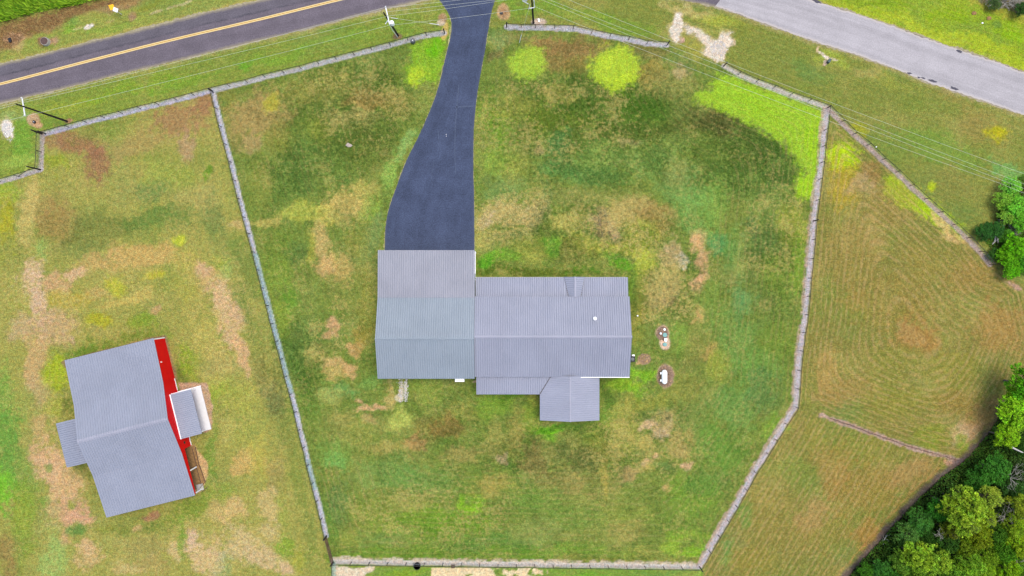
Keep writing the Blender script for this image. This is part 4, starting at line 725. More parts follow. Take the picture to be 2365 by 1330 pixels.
MB().bar((gR, gY - .03, gZ + .05), (gR, -14.8, gZ + .05), .22, .06).build('ridge_cap', M['cap'], hs)
MB().bar((4.62, -17.95, 2.86), (6.48, -14.85, 3.27), .10, .05).build('valley_flashing', M['brownrail'], hs)
MB().bar((8.82, 1.80, 2.79), (9.46, -1.45, 3.20), .08, .04).build('valley_flashing', M['brownrail'], hs)
MB().bar((12.18, 1.80, 2.79), (11.54, -1.45, 3.20), .08, .04).build('valley_flashing', M['brownrail'], hs)
MB().add([(4.8, gY + .15, 2.6), (14.6, gY + .15, 2.6), (14.6, gY + .15, 2.76), (gR, gY + .15, gZ - .12), (4.8, gY + .15, 2.76), (4.8, gY + .3, 2.6), (14.6, gY + .3, 2.6), (14.6, gY + .3, 2.76), (gR, gY + .3, gZ - .12), (4.8, gY + .3, 2.76)], [(0, 1, 2, 3, 4), (9, 8, 7, 6, 5), (0, 5, 6, 1), (1, 6, 7, 2), (2, 7, 8, 3), (3, 8, 9, 4), (4, 9, 5, 0)]).build('gable_board', M['white'], hs)
for x, y in ((4.9, -22.05), (9.69, -22.05), (14.5, -22.05), (14.5, -18.3), (4.9, -18.0), (-.6, -17.7), (-5.8, -17.7)): MB().box(x - .09, x + .09, y - .09, y + .09, .1, 2.62).build('porch_post', M['white'], hs)
MB().box(-5.9, 14.5, -17.75, -14.52, .03, .11).build('porch_slab', M['concrete'], hs)
MB().box(4.8, 14.5, -22.1, -17.75, .03, .10).build('porch_slab', M['concrete'], hs)
# roof vent
v_ = P(1374, 735.5, 5.2); MB().lathe((v_.x, v_.y, 4.85), [(.12, 0), (.12, .35), (.30, .42), (.30, .48), (.18, .58), (.02, .62)]).build('roof_vent', M['white'], hs, smooth=False)
# awning over the back door
a_ = P(1051, 872, 2.4); b_ = P(1072.5, 881.5, 2.4)
aw = MB().box(a_.x, b_.x, b_.y, -14.95, 2.38, 2.46).build('door_awning', M['tankwhite'], hs); aw['label'] = 'small flat white awning under the rear garage eave'
MB().bar((a_.x + .05, b_.y + .1, 2.4), (a_.x + .05, -14.95, 1.9), .04, .04).build('bracket', M['white'], aw); MB().bar((b_.x - .05, b_.y + .1, 2.4), (b_.x - .05, -14.95, 1.9), .04, .04).build('bracket', M['white'], aw)
dd_ = MB().box(a_.x + .3, a_.x + 1.25, -15.0, -14.95, .05, 2.1).build('rear_door', M['brownwood'], hs)

# red barn house, turned 14 degrees
NE = P(0, 0); NEx, NEy = (-802.1) / S, -(113.7) / S
rb = empty('red_barn_house', (NEx, NEy, 0), math.radians(14.05)); tag(rb, 'red sided barn house with wide grey ribbed metal roof, lean-tos and an open corner porch', 'house')
PR = [(0.12, 3.74), (-7.5, 4.22), (-13.45, 5.6), (-19.7, 3.92), (-27.15, 3.1)]
XW, XE = -15.25, .06
for (ya, za), (yb, zb), nm in ((PR[0], PR[1], 'northern low slope of the barn roof'), (PR[1], PR[2], 'northern upper slope of the barn roof'), (PR[3], PR[2], 'southern upper slope of the barn roof'), (PR[4], PR[3], 'southern low slope of the barn roof')):
    slope('roof', XW, XE, ya, za, yb, zb, M['roof_barn'], rb, pitch=.42, h=.11)['label'] = nm
MB().prism_x([(-13.78, 5.54), (-13.45, 5.70), (-13.12, 5.54), (-13.45, 5.5)], XW - .02, XE + .02).build('ridge_cap', M['cap'], rb)
bt = .10
MB().prism_x([(-.05, 0), (-.05, 3.66 - bt), (-7.5, 4.16 - bt), (-13.45, 5.52 - bt), (-19.2, 3.98 - bt), (-19.2, 0)], -15.1, -.02).build('wall', M['red'], rb)
MB().prism_x([(-19.21, 0), (-19.21, 3.95 - bt), (-19.7, 3.86 - bt), (-27.0, 3.06 - bt), (-27.0, 0)], -15.1, -3.9).build('wall', M['red'], rb)
MB().prism_x([(-19.21, 2.5), (-19.21, 3.95 - bt), (-19.7, 3.86 - bt), (-27.0, 3.06 - bt), (-27.0, 2.5)], -.20, -.02).build('gable_header', M['red'], rb)
MB().box(-3.9, -.2, -27.0, -26.85, 2.5, 2.95).build('gable_header', M['red'], rb)
for y in (-23.0, -26.9): MB().box(-.21, -.03, y - .09, y + .09, .05, 2.5).build('porch_post', M['white'], rb)
MB().prism([(-3.9, -26.9), (-3.9, -19.25), (.35, -19.3), (.5, -22.7), (.72, -25.9), (-.1, -26.7)], .02, .05).build('porch_floor', M['dirtfloor'], rb)
MB().box(-.9, .25, -27.1, -26.0, .03, .14).build('door_step', M['concrete'], rb)
MB().box(-.06, .03, -9.4, -7.3, .02, .22).build('base_trim', M['pinkflash'], rb); MB().box(-.06, .03, -19.15, -17.6, .02, .22).build('base_trim', M['pinkflash'], rb)
MB().box(-.10, .02, -.16, .02, .02, 3.5).build('corner_trim', M['pinkflash'], rb)
MB().box(-.02, .10, -4.15, -3.98, 3.0, 3.25).build('wall_lamp', M['pinkflash'], rb)
MB().box(-.02, .02, -18.4, -18.0, 1.9, 2.3).build('pane', M['darkglass'], rb); d_ = MB().box(-3.9, -3.84, -22., -21., .05, 2.1).build('porch_door', M['white'], rb)
for x in (-12., -5.): window(rb, x, -27.0, 1.7, 1.2, 1.1, 's'); window(rb, x, -.05, 1.7, 1.2, 1.1, 'n')
# west lean-to
ribs('lean_to_roof', (-20.0, -17.45, 2.6), (0, 1, 0), Vector((4.95, 0, .65)), 0., 7.65, lambda u: 0., lambda u: 1., M['roof_barn'], rb)
for y in (-17.3, -13.6, -9.95): MB().box(-19.85, -19.67, y - .09, y + .09, .02, 2.55).build('lean_to_post', M['white'], rb)
MB().box(-15.3, -15.12, -9.75, -9.5, .05, 3.2).build('downpipe', M['white'], rb)
MB().box(-19.8, -15.1, -17.2, -10., .02, .10).build('slab', M['concrete'], rb)
# east lean-to over a pale slab
eY0, eY1 = -9.72, -17.42
ribs('side_porch_roof', (3.38, eY1, 2.42), (0, 1, 0), Vector((-3.30, 0, .62)), 0., eY0 - eY1, lambda u: 0., lambda u: 1., M['roof_barn'], rb, pitch=.34, h=.05)
MB().box(.0, .16, eY1 - .02, eY0 + .02, 3.06, 3.14).build('flashing', M['pinkflash'], rb)
MB().bar((.2, eY0 + .06, 2.95), (3.4, eY0 + .06, 2.34), .06, .12).build('fascia', M['pinkflash'], rb)
MB().box(0.0, 4.08, eY0 + .02, eY0 + .14, .03, .19).build('slab_curb', M['pinkflash'], rb)
MB().box(0.0, 4.0, -17.3, eY0 + .02, .03, .16).build('slab', M['paleslab'], rb)
for y in (-17.2, -9.9): MB().box(3.0, 3.12, y - .06, y + .06, .16, 2.36).build('lean_to_post', M['white'], rb)
# timber edging beside the open porch
eg = empty('timber_edging', (NEx, NEy, 0), math.radians(14.05)); tag(eg, 'thin dark timber edging laid on the bare soil beside the red house porch', 'edging')
for p0, p1 in (((.55, -19.6), (.45, -22.7)), ((.45, -22.7), (-.15, -22.9)), ((.5, -22.8), (.75, -25.9)), ((.75, -25.9), (-.3, -26.6)), ((-.1, -22.9), (.0, -26.2)), ((.9, -26.8), (-.1, -27.35)), ((-.05, -19.5), (.0, -22.8))):
    MB().bar((p0[0], p0[1], .08), (p1[0], p1[1], .08), .09, .12).build('board', M['brownwood'], eg)

# ------------------------------------------------------------------ fences
def chain_mat():
    b = NB('chain_link_wire'); uv = b.n('ShaderNodeUVMap').outputs[0]; s_ = b.sep(uv)
    def line(v): 
        f = b.math('FRACT', b.math('MULTIPLY', v, 1 / .085)); return b.math('LESS_THAN', f, .06)
    a_ = b.math('MAXIMUM', line(b.math('ADD', s_[0], s_[1])), line(b.math('ADD', b.math('SUBTRACT', s_[0], s_[1]), 40.)))
    b.put(b.b.inputs['Alpha'], a_); return b.done((.34, .34, .36, 1), .6, .3)
M['mesh'] = chain_mat()
def panel_mesh(a_, b_, h):
    L_ = (Vector(b_) - Vector(a_)).length; me = bpy.data.meshes.new('chain_link_panel')
    me.from_pydata([(a_[0], a_[1], .04), (b_[0], b_[1], .04), (b_[0], b_[1], h), (a_[0], a_[1], h)], [], [(0, 1, 2, 3)])
    uvl = me.uv_layers.new(name='UVMap')
    for i, (u, v) in enumerate(((0, .04), (L_, .04), (L_, h), (0, h))): uvl.data[i].uv = (u, v)
    me.materials.append(M['mesh']); return me
post_me = MB().tube([(0, 0, 0), (0, 0, 1.5)], .058, 6).tube([(0, 0, 1.5), (0, 0, 1.56)], [.06, .02], 6)
post_proto = post_me.build('post', M['darkpost'], None); post_data = post_proto.data; bpy.data.objects.remove(post_proto)
big = MB().tube([(0, 0, 0), (0, 0, 2.0)], .10, 8).tube([(0, 0, 2.0), (0, 0, 2.08)], [.12, .03], 8)
bigp = big.build('corner_post', M['darkpost'], None); big_data = bigp.data; bpy.data.objects.remove(bigp)
def fence(key, label, bigs=(0, -1), group=None, pm=None):
    pl = [P(x, y, FZ) for x, y in FENCES[key]]; pl = [(p.x, p.y) for p in pl]
    root = empty('chain_link_fence', (pl[0][0], pl[0][1], 0)); tag(root, label, 'fence'); ox, oy = pl[0]
    pl = [(x - ox, y - oy) for x, y in pl]; n = len(pl); bigs = [b_ % n for b_ in bigs]
    for i, (x, y) in enumerate(pl):
        o = bpy.data.objects.new('corner_post' if i in bigs else 'post', big_data if i in bigs else post_data); C.objects.link(o); o.parent = root; o.location = (x, y, 0)
    r = MB()
    for a_, b_ in zip(pl[:-1], pl[1:]): r.tube([(a_[0], a_[1], 1.5), (b_[0], b_[1], 1.5)], .046, 6, False)
    r.build('top_rail', M['darkpost'], root)
    for a_, b_ in zip(pl[:-1], pl[1:]):
        o = bpy.data.objects.new('chain_link_panel', panel_mesh(a_, b_, 1.48)); C.objects.link(o); o.parent = root
    return root
fence('front_left', 'chain link fence along the dark road from the tall pole to the driveway')
fence('west_return', 'short chain link fence with two panels dropping beside the round bare patch', bigs=(0, 2))
fence('far_left', 'chain link fence running off the left edge with a diagonal brace', bigs=(0,))
fence('cross', 'long chain link fence dividing the red house yard from the main yard', bigs=(0, -1))
fence('back', 'straight chain link fence across the bottom of the main yard', bigs=(0, -1))
fence('east', 'long bending chain link fence between the main yard and the mown hay field', bigs=(20,))
fence('front_right', 'short chain link fence right of the driveway under the wires', bigs=(0, -1))
fence('front_gate_side', 'chain link fence behind the widest lime green grass patch', bigs=(0,))
fence('diagonal', 'chain link fence slanting from the corner down to the shrubs', bigs=())
fence('south_stub', 'pale stub of chain link fence leaving the bottom edge', bigs=())
a_ = P(72, 388, 1.8); b_ = P(44, 406, .3); br = MB().tube([P(68, 390, 1.7), P(43, 406, .3)], .05, 6).build('fence_brace', M['darkpost']); tag(br, 'diagonal dark brace propping the left gate post', 'brace')
# gate at the lower end of the dividing fence
g0, g1 = P(748.8, 1245, 1.6), P(764.3, 1303, 1.6); gt = empty('field_gate', (g0.x, g0.y, 0)); tag(gt, 'brown barred gate closing the lower end of the dividing fence', 'gate')
gx1, gy1 = g1.x - g0.x, g1.y - g0.y
MB().bar((0, 0, .25), (gx1, gy1, .25), .06, .06).bar((0, 0, 1.5), (gx1, gy1, 1.5), .08, .06).bar((0, 0, .25), (0, 0, 1.5), .06, .06).bar((gx1, gy1, .25), (gx1, gy1, 1.5), .06, .06).build('gate_frame', M['brownwood'], gt)
for k_ in range(1, 5): MB().bar((0, 0, .25 + k_ * .25), (gx1, gy1, .25 + k_ * .25), .05, .05).build('rail', M['brownwood'], gt)
for k_ in (.33, .66): MB().bar((gx1 * k_, gy1 * k_, .25), (gx1 * k_, gy1 * k_, 1.5), .08, .06).build('brace', M['brownwood'], gt)
MB().bar((0, 0, 0), (0, 0, 2.2), .2, .2).build('gate_post', M['darkpost'], gt)
# tall gate posts at the left corner
for (bx, by, tx, ty), lb in (((97.5, 308.3, 71.3, 300.7), 'upper of two thick black posts at the left fence corner'), ((93, 392, 61.4, 385.5), 'lower of two thick black posts at the left fence corner')):
    p_ = P(bx, by); h_ = H * (1 - math.hypot(bx - 1182.5, by - 665) / math.hypot(tx - 1182.5, ty - 665))
    tag(MB().tube([p_, (p_.x, p_.y, h_)], .11, 8).build('gate_post', M['darkpost']), lb, 'post', 'thick black gate posts')
o = MB().tube([P(1011, 96 * 0 + 0, 0), P(1011, 0, 0)], .01, 3) if False else None

# ------------------------------------------------------------------ utility poles and wires
def pole(label, base, top, ztop, lean_ok=True):
    b0 = P(*base); t0 = P(top[0], top[1], ztop); root = empty('utility_pole', b0); tag(root, label, 'utility pole')
    MB().tube([(0, 0, 0), (t0 - b0) * .5, t0 - b0], [.18, .15, .11], 10).build('pole_shaft', M['polewood'], root)
    return root, b0
def insulators(root, b0, a_, b_, fr, h=.25):
    for f in fr:
        q_ = a_.lerp(b_, f) - b0; o = MB().lathe((q_.x, q_.y, q_.z + .05), [(.05, 0), (.09, .06), (.05, .12), (.09, .18), (.03, h)], 8).build('insulator', M['paleiron'], root)
pA, bA = pole('leaning tall dark utility pole at left by the fence corner with one pale crossarm', (155, 280), (37, 240), 12.2)
a1, a2 = P(51, 225, 10.5), P(58, 268, 10.5); MB().bar(a1 - bA, a2 - bA, .14, .14).build('crossarm', M['paleiron'], pA); insulators(pA, bA, a1, a2, (.03, .97))
MB().bar(a1.lerp(a2, .3) - bA, P(57, 247, 9.7) - bA, .05, .05).bar(a1.lerp(a2, .9) - bA, P(57, 247, 9.7) - bA, .05, .05).build('arm_brace', M['paleiron'], pA)
pB, bB = pole('utility pole with round white transformer left of the driveway', (919.5, 82), (886, 29), 10.4)
b1, b2 = P(890.2, 14, 9.3), P(900, 57, 9.3); MB().bar(b1 - bB, b2 - bB, .16, .14).build('crossarm', M['paleiron'], pB); insulators(pB, bB, b1, b2, (.05, .5, .95))
tq = P(904.5, 51, 8.0) - bB; tr = MB().lathe((tq.x, tq.y, tq.z - .9), [(.30, 0), (.34, .08), (.34, .82), (.30, .92), (.12, .98)], 20).build('transformer', M['tankwhite'], pB)
for s_ in (-.12, .12): MB().lathe((tq.x + s_, tq.y, tq.z + .06), [(.03, 0), (.05, .1), (.02, .22)], 8).build('bushing', M['paleiron'], tr)
MB().bar(P(889.8, 55.5, 7.8) - bB, P(897, 46, 8.0) - bB, .10, .10).build('cutout_arm', M['paleiron'], pB)
cp = [P(900, 57, 8.3) - bB, P(906, 69, 5.0) - bB, P(913, 78, 2.0) - bB, P(918.6, 86, 0) - bB]
MB().tube(cp, .055, 6).build('riser_pipe', M['paleiron'], pB)
pC, bC = pole('dark utility pole at the top edge right of the driveway', (1232, 53), (1227, -19), 11.8)
c1_, c2_ = P(1221.6, 19.4, 7.6), P(1234.8, 17.2, 7.6); MB().bar(c1_ - bC, c2_ - bC, .12, .12).build('crossarm', M['paleiron'], pC)
MB().tube([P(1234.8, 17.2, 7.6) - bC, P(1233.4, 2, 9.2) - bC, P(1230, -6, 9.8) - bC], .07, 6).build('riser_pipe', M['paleiron'], pC); insulators(pC, bC, c1_, c2_, (.05, .95))
c3_, c4_ = P(1206, 0, 10.6), P(1246, -14, 10.6); MB().bar(c3_ - bC, c4_ - bC, .14, .14).build('crossarm', M['paleiron'], pC); insulators(pC, bC, c3_, c4_, (.05, .5, .95))
MB().bar(P(1207, 2, 10.2) - bC, P(1220, 9, 9.0) - bC, .10, .10).build('cutout_arm', M['paleiron'], pC)
tq = P(1214, -6, 9.) - bC; MB().lathe((tq.x, tq.y, tq.z - .9), [(.30, 0), (.34, .08), (.34, .82), (.30, .92), (.12, .98)], 20).build('transformer', M['tankwhite'], pC)
def wire(pts, label, sag=.5, r=.014, group='power lines strung along the road'):
    path = []
    for a_, b_ in zip(pts[:-1], pts[1:]):
        a_, b_ = P(*a_), P(*b_); n = 14
        for i in range(n + (b_ == P(*pts[-1]))):
            t = i / n; q_ = a_.lerp(b_, t); q_.z -= 4 * sag * t * (1 - t) if (a_ - b_).length > 20 else 0; path.append(q_)
    o = MB().tube(path, r, 5).build('power_line', M['wire']); tag(o, label, 'wire', group)
wire([(-350, 326, 10.5), (50, 233, 10.7), (890, 17, 9.5), (1206, -18, 10.8)], 'uppermost overhead wire crossing left over the dark road edge', .3)
wire([(-350, 337, 10.5), (52, 237, 10.7), (896, 37, 9.5), (1224, -9, 10.8)], 'second overhead wire from the top, left of the driveway', .3)
wire([(893, 27, 9.5), (1160, -2, 10.2), (1226, -12, 10.8)], 'overhead wire reaching the driveway top from the transformer pole', .2)
wire([(-350, 362, 10.5), (58, 268, 10.7), (900.5, 58, 8.6), (1221.6, 19, 7.8)], 'lowest overhead wire over the left fence and driveway', .3)
wire([(1246, -28, 10.8), (1918, 236, 10.2), (2620, 492, 9.5)], 'uppermost wire going right along the corner fence', .35)
wire([(1235, -14, 10.8), (1600, 126, 10), (1955, 268, 10.), (2620, 520, 9.5)], 'second wire from the top on the right', .2)
wire([(1226, -11, 10.8), (1750, 197, 10.2), (2620, 532, 9.5)], 'third wire from the top on the right', .3)
wire([(1234.8, 15, 7.8), (1750, 217, 8.2), (2312, 424, 8.), (2620, 545, 8.)], 'lowest wire on the right running through the lime grass', .3)
def guy(label, a_, b_, g0_=None):
    A, B = P(*a_), P(*b_); root = empty('guy_wire', B); tag(root, label, 'guy wire')
    MB().tube([A - B, (0, 0, 0)], .018, 5).build('cable', M['wire'], root)
    G = A.lerp(B, .80); MB().tube([G - B, (0, 0, 0)], .055, 6).build('guard', M['paleiron'], root)
    MB().tube([A.lerp(B, .04) - B, A.lerp(B, .16) - B], .045, 6).build('strain_rod', M['paleiron'], root)
guy('guy wire with white guard from the transformer pole towards the driveway edge', (898, 40, 8.8), (1014, 57, 0))
guy('guy wire with white guard crossing the fence right of the driveway', (1225, 6, 9.2), (1199.5, 98, 0))

# ------------------------------------------------------------------ propane tank, septic lids, small yard things
def capsule(L_, R, n=20, m_=6):
    prof = [(-L_ / 2 + R - R * math.cos(t), R * math.sin(t)) for t in np.linspace(0, math.pi / 2, m_)]; prof += [(-x, r) for x, r in reversed(prof)]
    return prof
pt_ = P(1535.5, 871, 1.2); tk = empty('propane_tank', (pt_.x, pt_.y, 0)); tag(tk, 'white capsule shaped propane tank on an oval gravel bed', 'propane tank')
pf = capsule(2.45, .48); MB().tube([(0, y, .85) for y, r in pf], [max(r, .004) for y, r in pf], 22).build('tank_shell', M['tankwhite'], tk, smooth=True)
for y in (-.62, .62):
    MB().box(-.42, .42, y - .09, y + .09, .03, .45).build('saddle', M['concrete'], tk)
    MB().box(-.68, -.40, y - .17, y + .17, .55, .80).build('foot_bracket', M['tankwhite'], tk)
MB().lathe((0, 0, 1.28), [(.16, 0), (.19, .05), (.19, .16), (.12, .24), (.01, .27)], 16).build('valve_cover', M['tankwhite'], tk)
def lid(px, py, r, label, mat, h=.18, name='septic_riser', cat='septic tank lid', grp=None):
    p_ = P(px, py, h); root = empty(name, (p_.x, p_.y, 0)); tag(root, label, cat, grp)
    MB().lathe((0, 0, .0), [(r * 1.08, .0), (r * 1.08, h * .7), (r, h * .8)], 22).build('collar', M['concrete'] if mat is not M['teal'] else M['teal'], root)
    MB().lathe((0, 0, h * .8), [(r, .0), (r, .03), (r * .85, .06), (r * .25, .06), (r * .2, .09), (.01, .09)], 22).build('cover', mat, root)
lid(1535.8, 773.6, .36, 'upper teal round septic lid in the stony patch', M['teal'], grp='teal septic lids'); lid(1535.8, 795.6, .33, 'lower teal round septic lid in the sandy patch', M['teal'], grp='teal septic lids')
lid(1535, 761, .2, 'small round white lid above the teal lids', M['tankwhite'])
p_ = P(1536.6, 784.5, .2); o = MB().box(p_.x - .16, p_.x + .16, p_.y - .28, p_.y + .28, .02, .28).box(p_.x + .2, p_.x + .3, p_.y - .3, p_.y + .3, .02, .1).build('septic_control_box', M['tankwhite']); tag(o, 'white box between the two teal septic lids', 'control box')
p_ = P(1526, 770, .4); o = MB().tube([(p_.x, p_.y, 0), (p_.x, p_.y, .45)], .14, 10).tube([(p_.x, p_.y, .45), (p_.x, p_.y, .5)], [.18, .1], 10).build('vent_pipe', M['tankwhite']); tag(o, 'short white pipe left of the upper teal lid', 'pipe')
p_ = P(1472.5, 729, .3); o = MB().tube([(p_.x, p_.y, 0), (p_.x, p_.y, .4)], .10, 10).tube([(p_.x, p_.y, .4), (p_.x, p_.y, .45)], [.13, .08], 10).build('cleanout_pipe', M['tankwhite']); tag(o, 'tiny white pipe standing in the grass right of the house ridge', 'pipe')
# stones of the septic and tank beds
def stones(name, label, n, sampler, mat, seed, smin_, smax_):
    r = random.Random(seed); mb = MB()
    for i in range(n):
        x, y = sampler(r); s_ = r.uniform(smin_, smax_); p_ = P(x, y); a_ = r.uniform(0, 6.28)
        vs = []; k_ = 5
        for j in range(k_):
            t = a_ + 6.283 * j / k_; vs.append((p_.x + math.cos(t) * s_ * r.uniform(.7, 1.1), p_.y + math.sin(t) * s_ * r.uniform(.7, 1.1), 0.0))
        vs.append((p_.x + r.uniform(-.2, .2) * s_, p_.y + r.uniform(-.2, .2) * s_, s_ * r.uniform(.5, .9)))
        mb.add(vs, [(j, (j + 1) % k_, k_) for j in range(k_)])
    o = mb.build(name, mat); tag(o, label, 'gravel', kind='stuff')
def ell(cx, cy, rx, ry, pw=.5):
    def f(r):
        t = r.uniform(0, 6.283); q_ = r.random() ** pw; return cx + rx * q_ * math.cos(t), cy + ry * q_ * math.sin(t)
    return f
M['gravel'] = simple('mixed_gravel', col(176, 148, 130), .9, .5, 4., stain=(.06, .045, .04, 1))
stones('gravel', 'pinkish brown gravel ring under the white propane tank', 900, ell(1537, 869, 19, 26), M['gravel'], 1, .05, .11)
stones('gravel', 'stones and clods in the septic lid patch', 420, ell(1530, 770, 13, 16), M['gravel'], 2, .06, .16)
stones('gravel', 'small stones on the bare patch right of the house', 260, ell(1488, 829, 15, 13), M['gravel'], 3, .05, .10)
stones('gravel', 'white crushed stone of the broken gateway patch', 160, ell(1660, 112, 20, 18), M['sandst'], 4, .05, .14)
stones('gravel', 'white crushed stone pile at the left edge', 90, ell(16, 300, 10, 18), M['sandst'], 5, .06, .16)
stones('gravel', 'pale stones of the two short wheel tracks behind the garage', 320, lambda r: (r.choice([926, 937]) + r.gauss(0, 3), r.uniform(876, 928)), M['sandst'], 6, .05, .11)
# condenser by the east wall
ac_ = P(1461.2, 829, .9); ac = empty('air_conditioner', (ac_.x, ac_.y, 0)); tag(ac, 'dark square air conditioner unit beside the right end of the house', 'air conditioner')
MB().box(-.42, .42, -.50, .42, .08, .85).build('casing', M['black'], ac); MB().box(-.5, .5, -.56, .5, .02, .08).build('pad', M['concrete'], ac)
MB().tube([(-.34, -.38, .87), (.30, -.38, .87), (.36, -.34, .87), (.36, .30, .87), (.30, .36, .87), (-.34, .36, .87)], .045, 6).build('top_rim', M['black'], ac)
MB().lathe((0, -.03, .85), [(.28, 0), (.28, .015), (.05, .03), (.01, .03)], 16).build('fan_grille', simple('grey_grille', (.09, .1, .1, 1), .5), ac)
p_ = P(1462.8, 820.5, .5); o = MB().box(p_.x - .22, p_.x + .22, p_.y - .12, p_.y + .12, .1, .6).build('meter_box', M['tankwhite']); tag(o, 'small white box touching the dark air conditioner', 'utility box')
# manhole, culvert ends, boxes
mh = P(103, 95, .45); r_ = empty('manhole', (mh.x, mh.y, 0)); tag(r_, 'round concrete manhole with rusty cover on the bare roadside', 'manhole')
MB().lathe((0, 0, 0), [(.72, 0), (.68, .55), (.60, .56)], 26).build('concrete_ring', M['concrete'], r_); MB().lathe((0, 0, .55), [(.62, 0), (.62, .05), (.40, .06), (.38, .04), (.2, .04), (.18, .06), (.01, .06)], 24).build('cover', M['rust'], r_)
def utilbox(name, label, cat, px, py, w, d, h, mat, rz=0., rnd=False):
    p_ = P(px, py, h); root = empty(name, (p_.x, p_.y, 0), rz); tag(root, label, cat)
    if rnd: MB().lathe((0, 0, 0), [(w / 2, 0), (w / 2, h * .9), (w * .4, h), (.01, h)], 16).build('body', mat, root); MB().lathe((0, 0, h), [(w * .12, 0), (w * .12, .05), (.01, .06)], 10).build('cap', M['paleiron'], root)
    else: MB().box(-w / 2, w / 2, -d / 2, d / 2, 0, h * .85).build('body', mat, root); MB().box(-w / 2 - .03, w / 2 + .03, -d / 2 - .03, d / 2 + .03, h * .85, h).build('lid', mat, root)
utilbox('valve_box', 'black round valve box in the bare patch near the leaning pole', 'valve box', 77.5, 281, .5, .5, .3, M['black'], rnd=True)
utilbox('water_meter', 'dark meter box in the round bare patch right of the driveway top', 'meter', 1158, 30.3, .48, .3, .15, M['black'])
utilbox('utility_pedestal', 'dark round pedestal with pale top inside the fence left of the driveway', 'pedestal', 953, 93, .75, .75, .8, simple('dark_grey_plastic', (.07, .075, .085, 1), .5), rnd=True)
utilbox('mailbox_stand', 'small dark green box on the white sand patch by the pale road', 'utility box', 1916.5, 139.5, .36, .62, .7, simple('dark_green_metal', (.03, .06, .06, 1), .5), rz=-.5)
utilbox('drain_pipe_end', 'black pipe end in the burnt grass at the far left roadside', 'drain pipe', 22, 92, .38, .7, .3, M['black'], rz=.2)
utilbox('plastic_marker', 'small white tag lying by the foot of the top pole', 'marker', 1244.5, 46.5, .22, .5, .12, M['tankwhite'], rz=.3)
# tub behind the back fence and small bench
tb = P(963, 1308, .6); t_ = empty('round_tub', (tb.x, tb.y, 0)); tag(t_, 'round black tub standing against the bottom fence', 'tub')
MB().lathe((0, 0, 0), [(.50, 0), (.60, .55), (.62, .60), (.56, .60), (.50, .2), (.01, .18)], 24).build('tub_shell', M['black'], t_); MB().box(-.05, .22, -.35, -.2, .18, .34).build('brick', M['rock'], t_)
MB().tube([(-.62, .1, .5), (-.5, .5, .9), (.5, .5, .9), (.62, .1, .5)], .04, 6).build('handle', simple('grey_pipe', (.12, .13, .14, 1), .5), t_)
bn = P(1046, 1308.5, .45); t_ = empty('low_bench', (bn.x, bn.y, 0)); tag(t_, 'small dark two plank bench at the bottom fence', 'bench')
for y in (-.18, .18): MB().box(-.32, .32, y - .09, y + .09, .38, .44).build('plank', M['brownwood'], t_)
for x in (-.25, .25): MB().box(x - .03, x + .03, -.2, .2, 0, .38).build('leg', M['brownwood'], t_)
# road sign
sg = P(281, 33); s_ = empty('road_sign', (sg.x, sg.y, 0), math.radians(0)); tag(s_, 'roadside sign post with one yellow and one bare metal plate', 'road sign')
MB().tube([(0, 0, 0), (0, 0, 2.3)], .04, 6).build('post', M['paleiron'], s_)
def plate(c, sz, nrm, mat, nm, diamond=True):
    n_ = Vector(nrm).normalized(); r1 = n_.cross(Vector((0, 0, 1))).normalized(); r2 = r1.cross(n_).normalized(); c = Vector(c)
    dirs = [r2, r1, -r2, -r1] if diamond else [r1 + r2, r1 - r2, -r1 - r2, -r1 + r2]
    vs = [c + d_ * sz + n_ * t for t in (-.015, .015) for d_ in dirs]
    MB().add(vs, [(0, 1, 2, 3), (7, 6, 5, 4)] + [(i, (i + 1) % 4, 4 + (i + 1) % 4, 4 + i) for i in range(4)]).build(nm, mat, s_)
plate((-.42, .35, 2.2), .56, (.75, -.30, .9), M['yellow'], 'yellow_plate'); plate((.1, -.02, 2.0), .50, (.25, -.8, .9), M['tankwhite'], 'metal_plate')
# scattered
def rock(px, py, s, label, mat, seed, n=1, name='rock', cat='rock', flat=.45):
    r = random.Random(seed); mb = MB()
    for k_ in range(n):
        ox, oy = (r.uniform(-1, 1) * s * .8, r.uniform(-1, 1) * s * .5) if n > 1 else (0, 0); q_ = P(px, py); ss = s * (r.uniform(.4, .7) if n > 1 else 1)
        rings = [(1, 0), (1.05, .35), (.75, .8), (.3, 1.)]; vs = []; m_ = 8
        jit = [r.uniform(.75, 1.2) for _ in range(m_)]
        for rr, zz in rings:
            for j in range(m_): t = 6.283 * j / m_; vs.append((q_.x + ox + math.cos(t) * ss * rr * jit[j], q_.y + oy + math.sin(t) * ss * rr * jit[j] * .8, zz * ss * flat))
        fs = [(i * m_ + j, i * m_ + (j + 1) % m_, (i + 1) * m_ + (j + 1) % m_, (i + 1) * m_ + j) for i in range(3) for j in range(m_)] + [tuple(3 * m_ + j for j in range(m_))]
        mb.add(vs, fs)
    tag(mb.build(name, mat), label, cat)
rock(805, 335.5, .55, 'pale broken stone lying in the grass left of the driveway', M['rock'], 3, n=5)
rock(2249.5, 31, .40, 'left of two sandy ant mounds on the lime verge', M['dirtfloor'], 5, name='ant_mound', cat='mound'); rock(2283, 42, .42, 'right of two sandy ant mounds on the lime verge', M['dirtfloor'], 6, name='ant_mound', cat='mound')
rock(2269, 53, .18, 'small white stone below the ant mounds', M['tankwhite'], 7); rock(1030.4, 310, .075, 'upper of two tiny white stones on the driveway', M['tankwhite'], 8); rock(1030.8, 314.3, .07, 'lower of two tiny white stones on the driveway', M['tankwhite'], 9)
rock(2024, 339, .12, 'small white stone beside the slanting fence', M['tankwhite'], 10); rock(2228, 1071, .18, 'small white stone at the wood edge where the field strip ends', M['tankwhite'], 11)
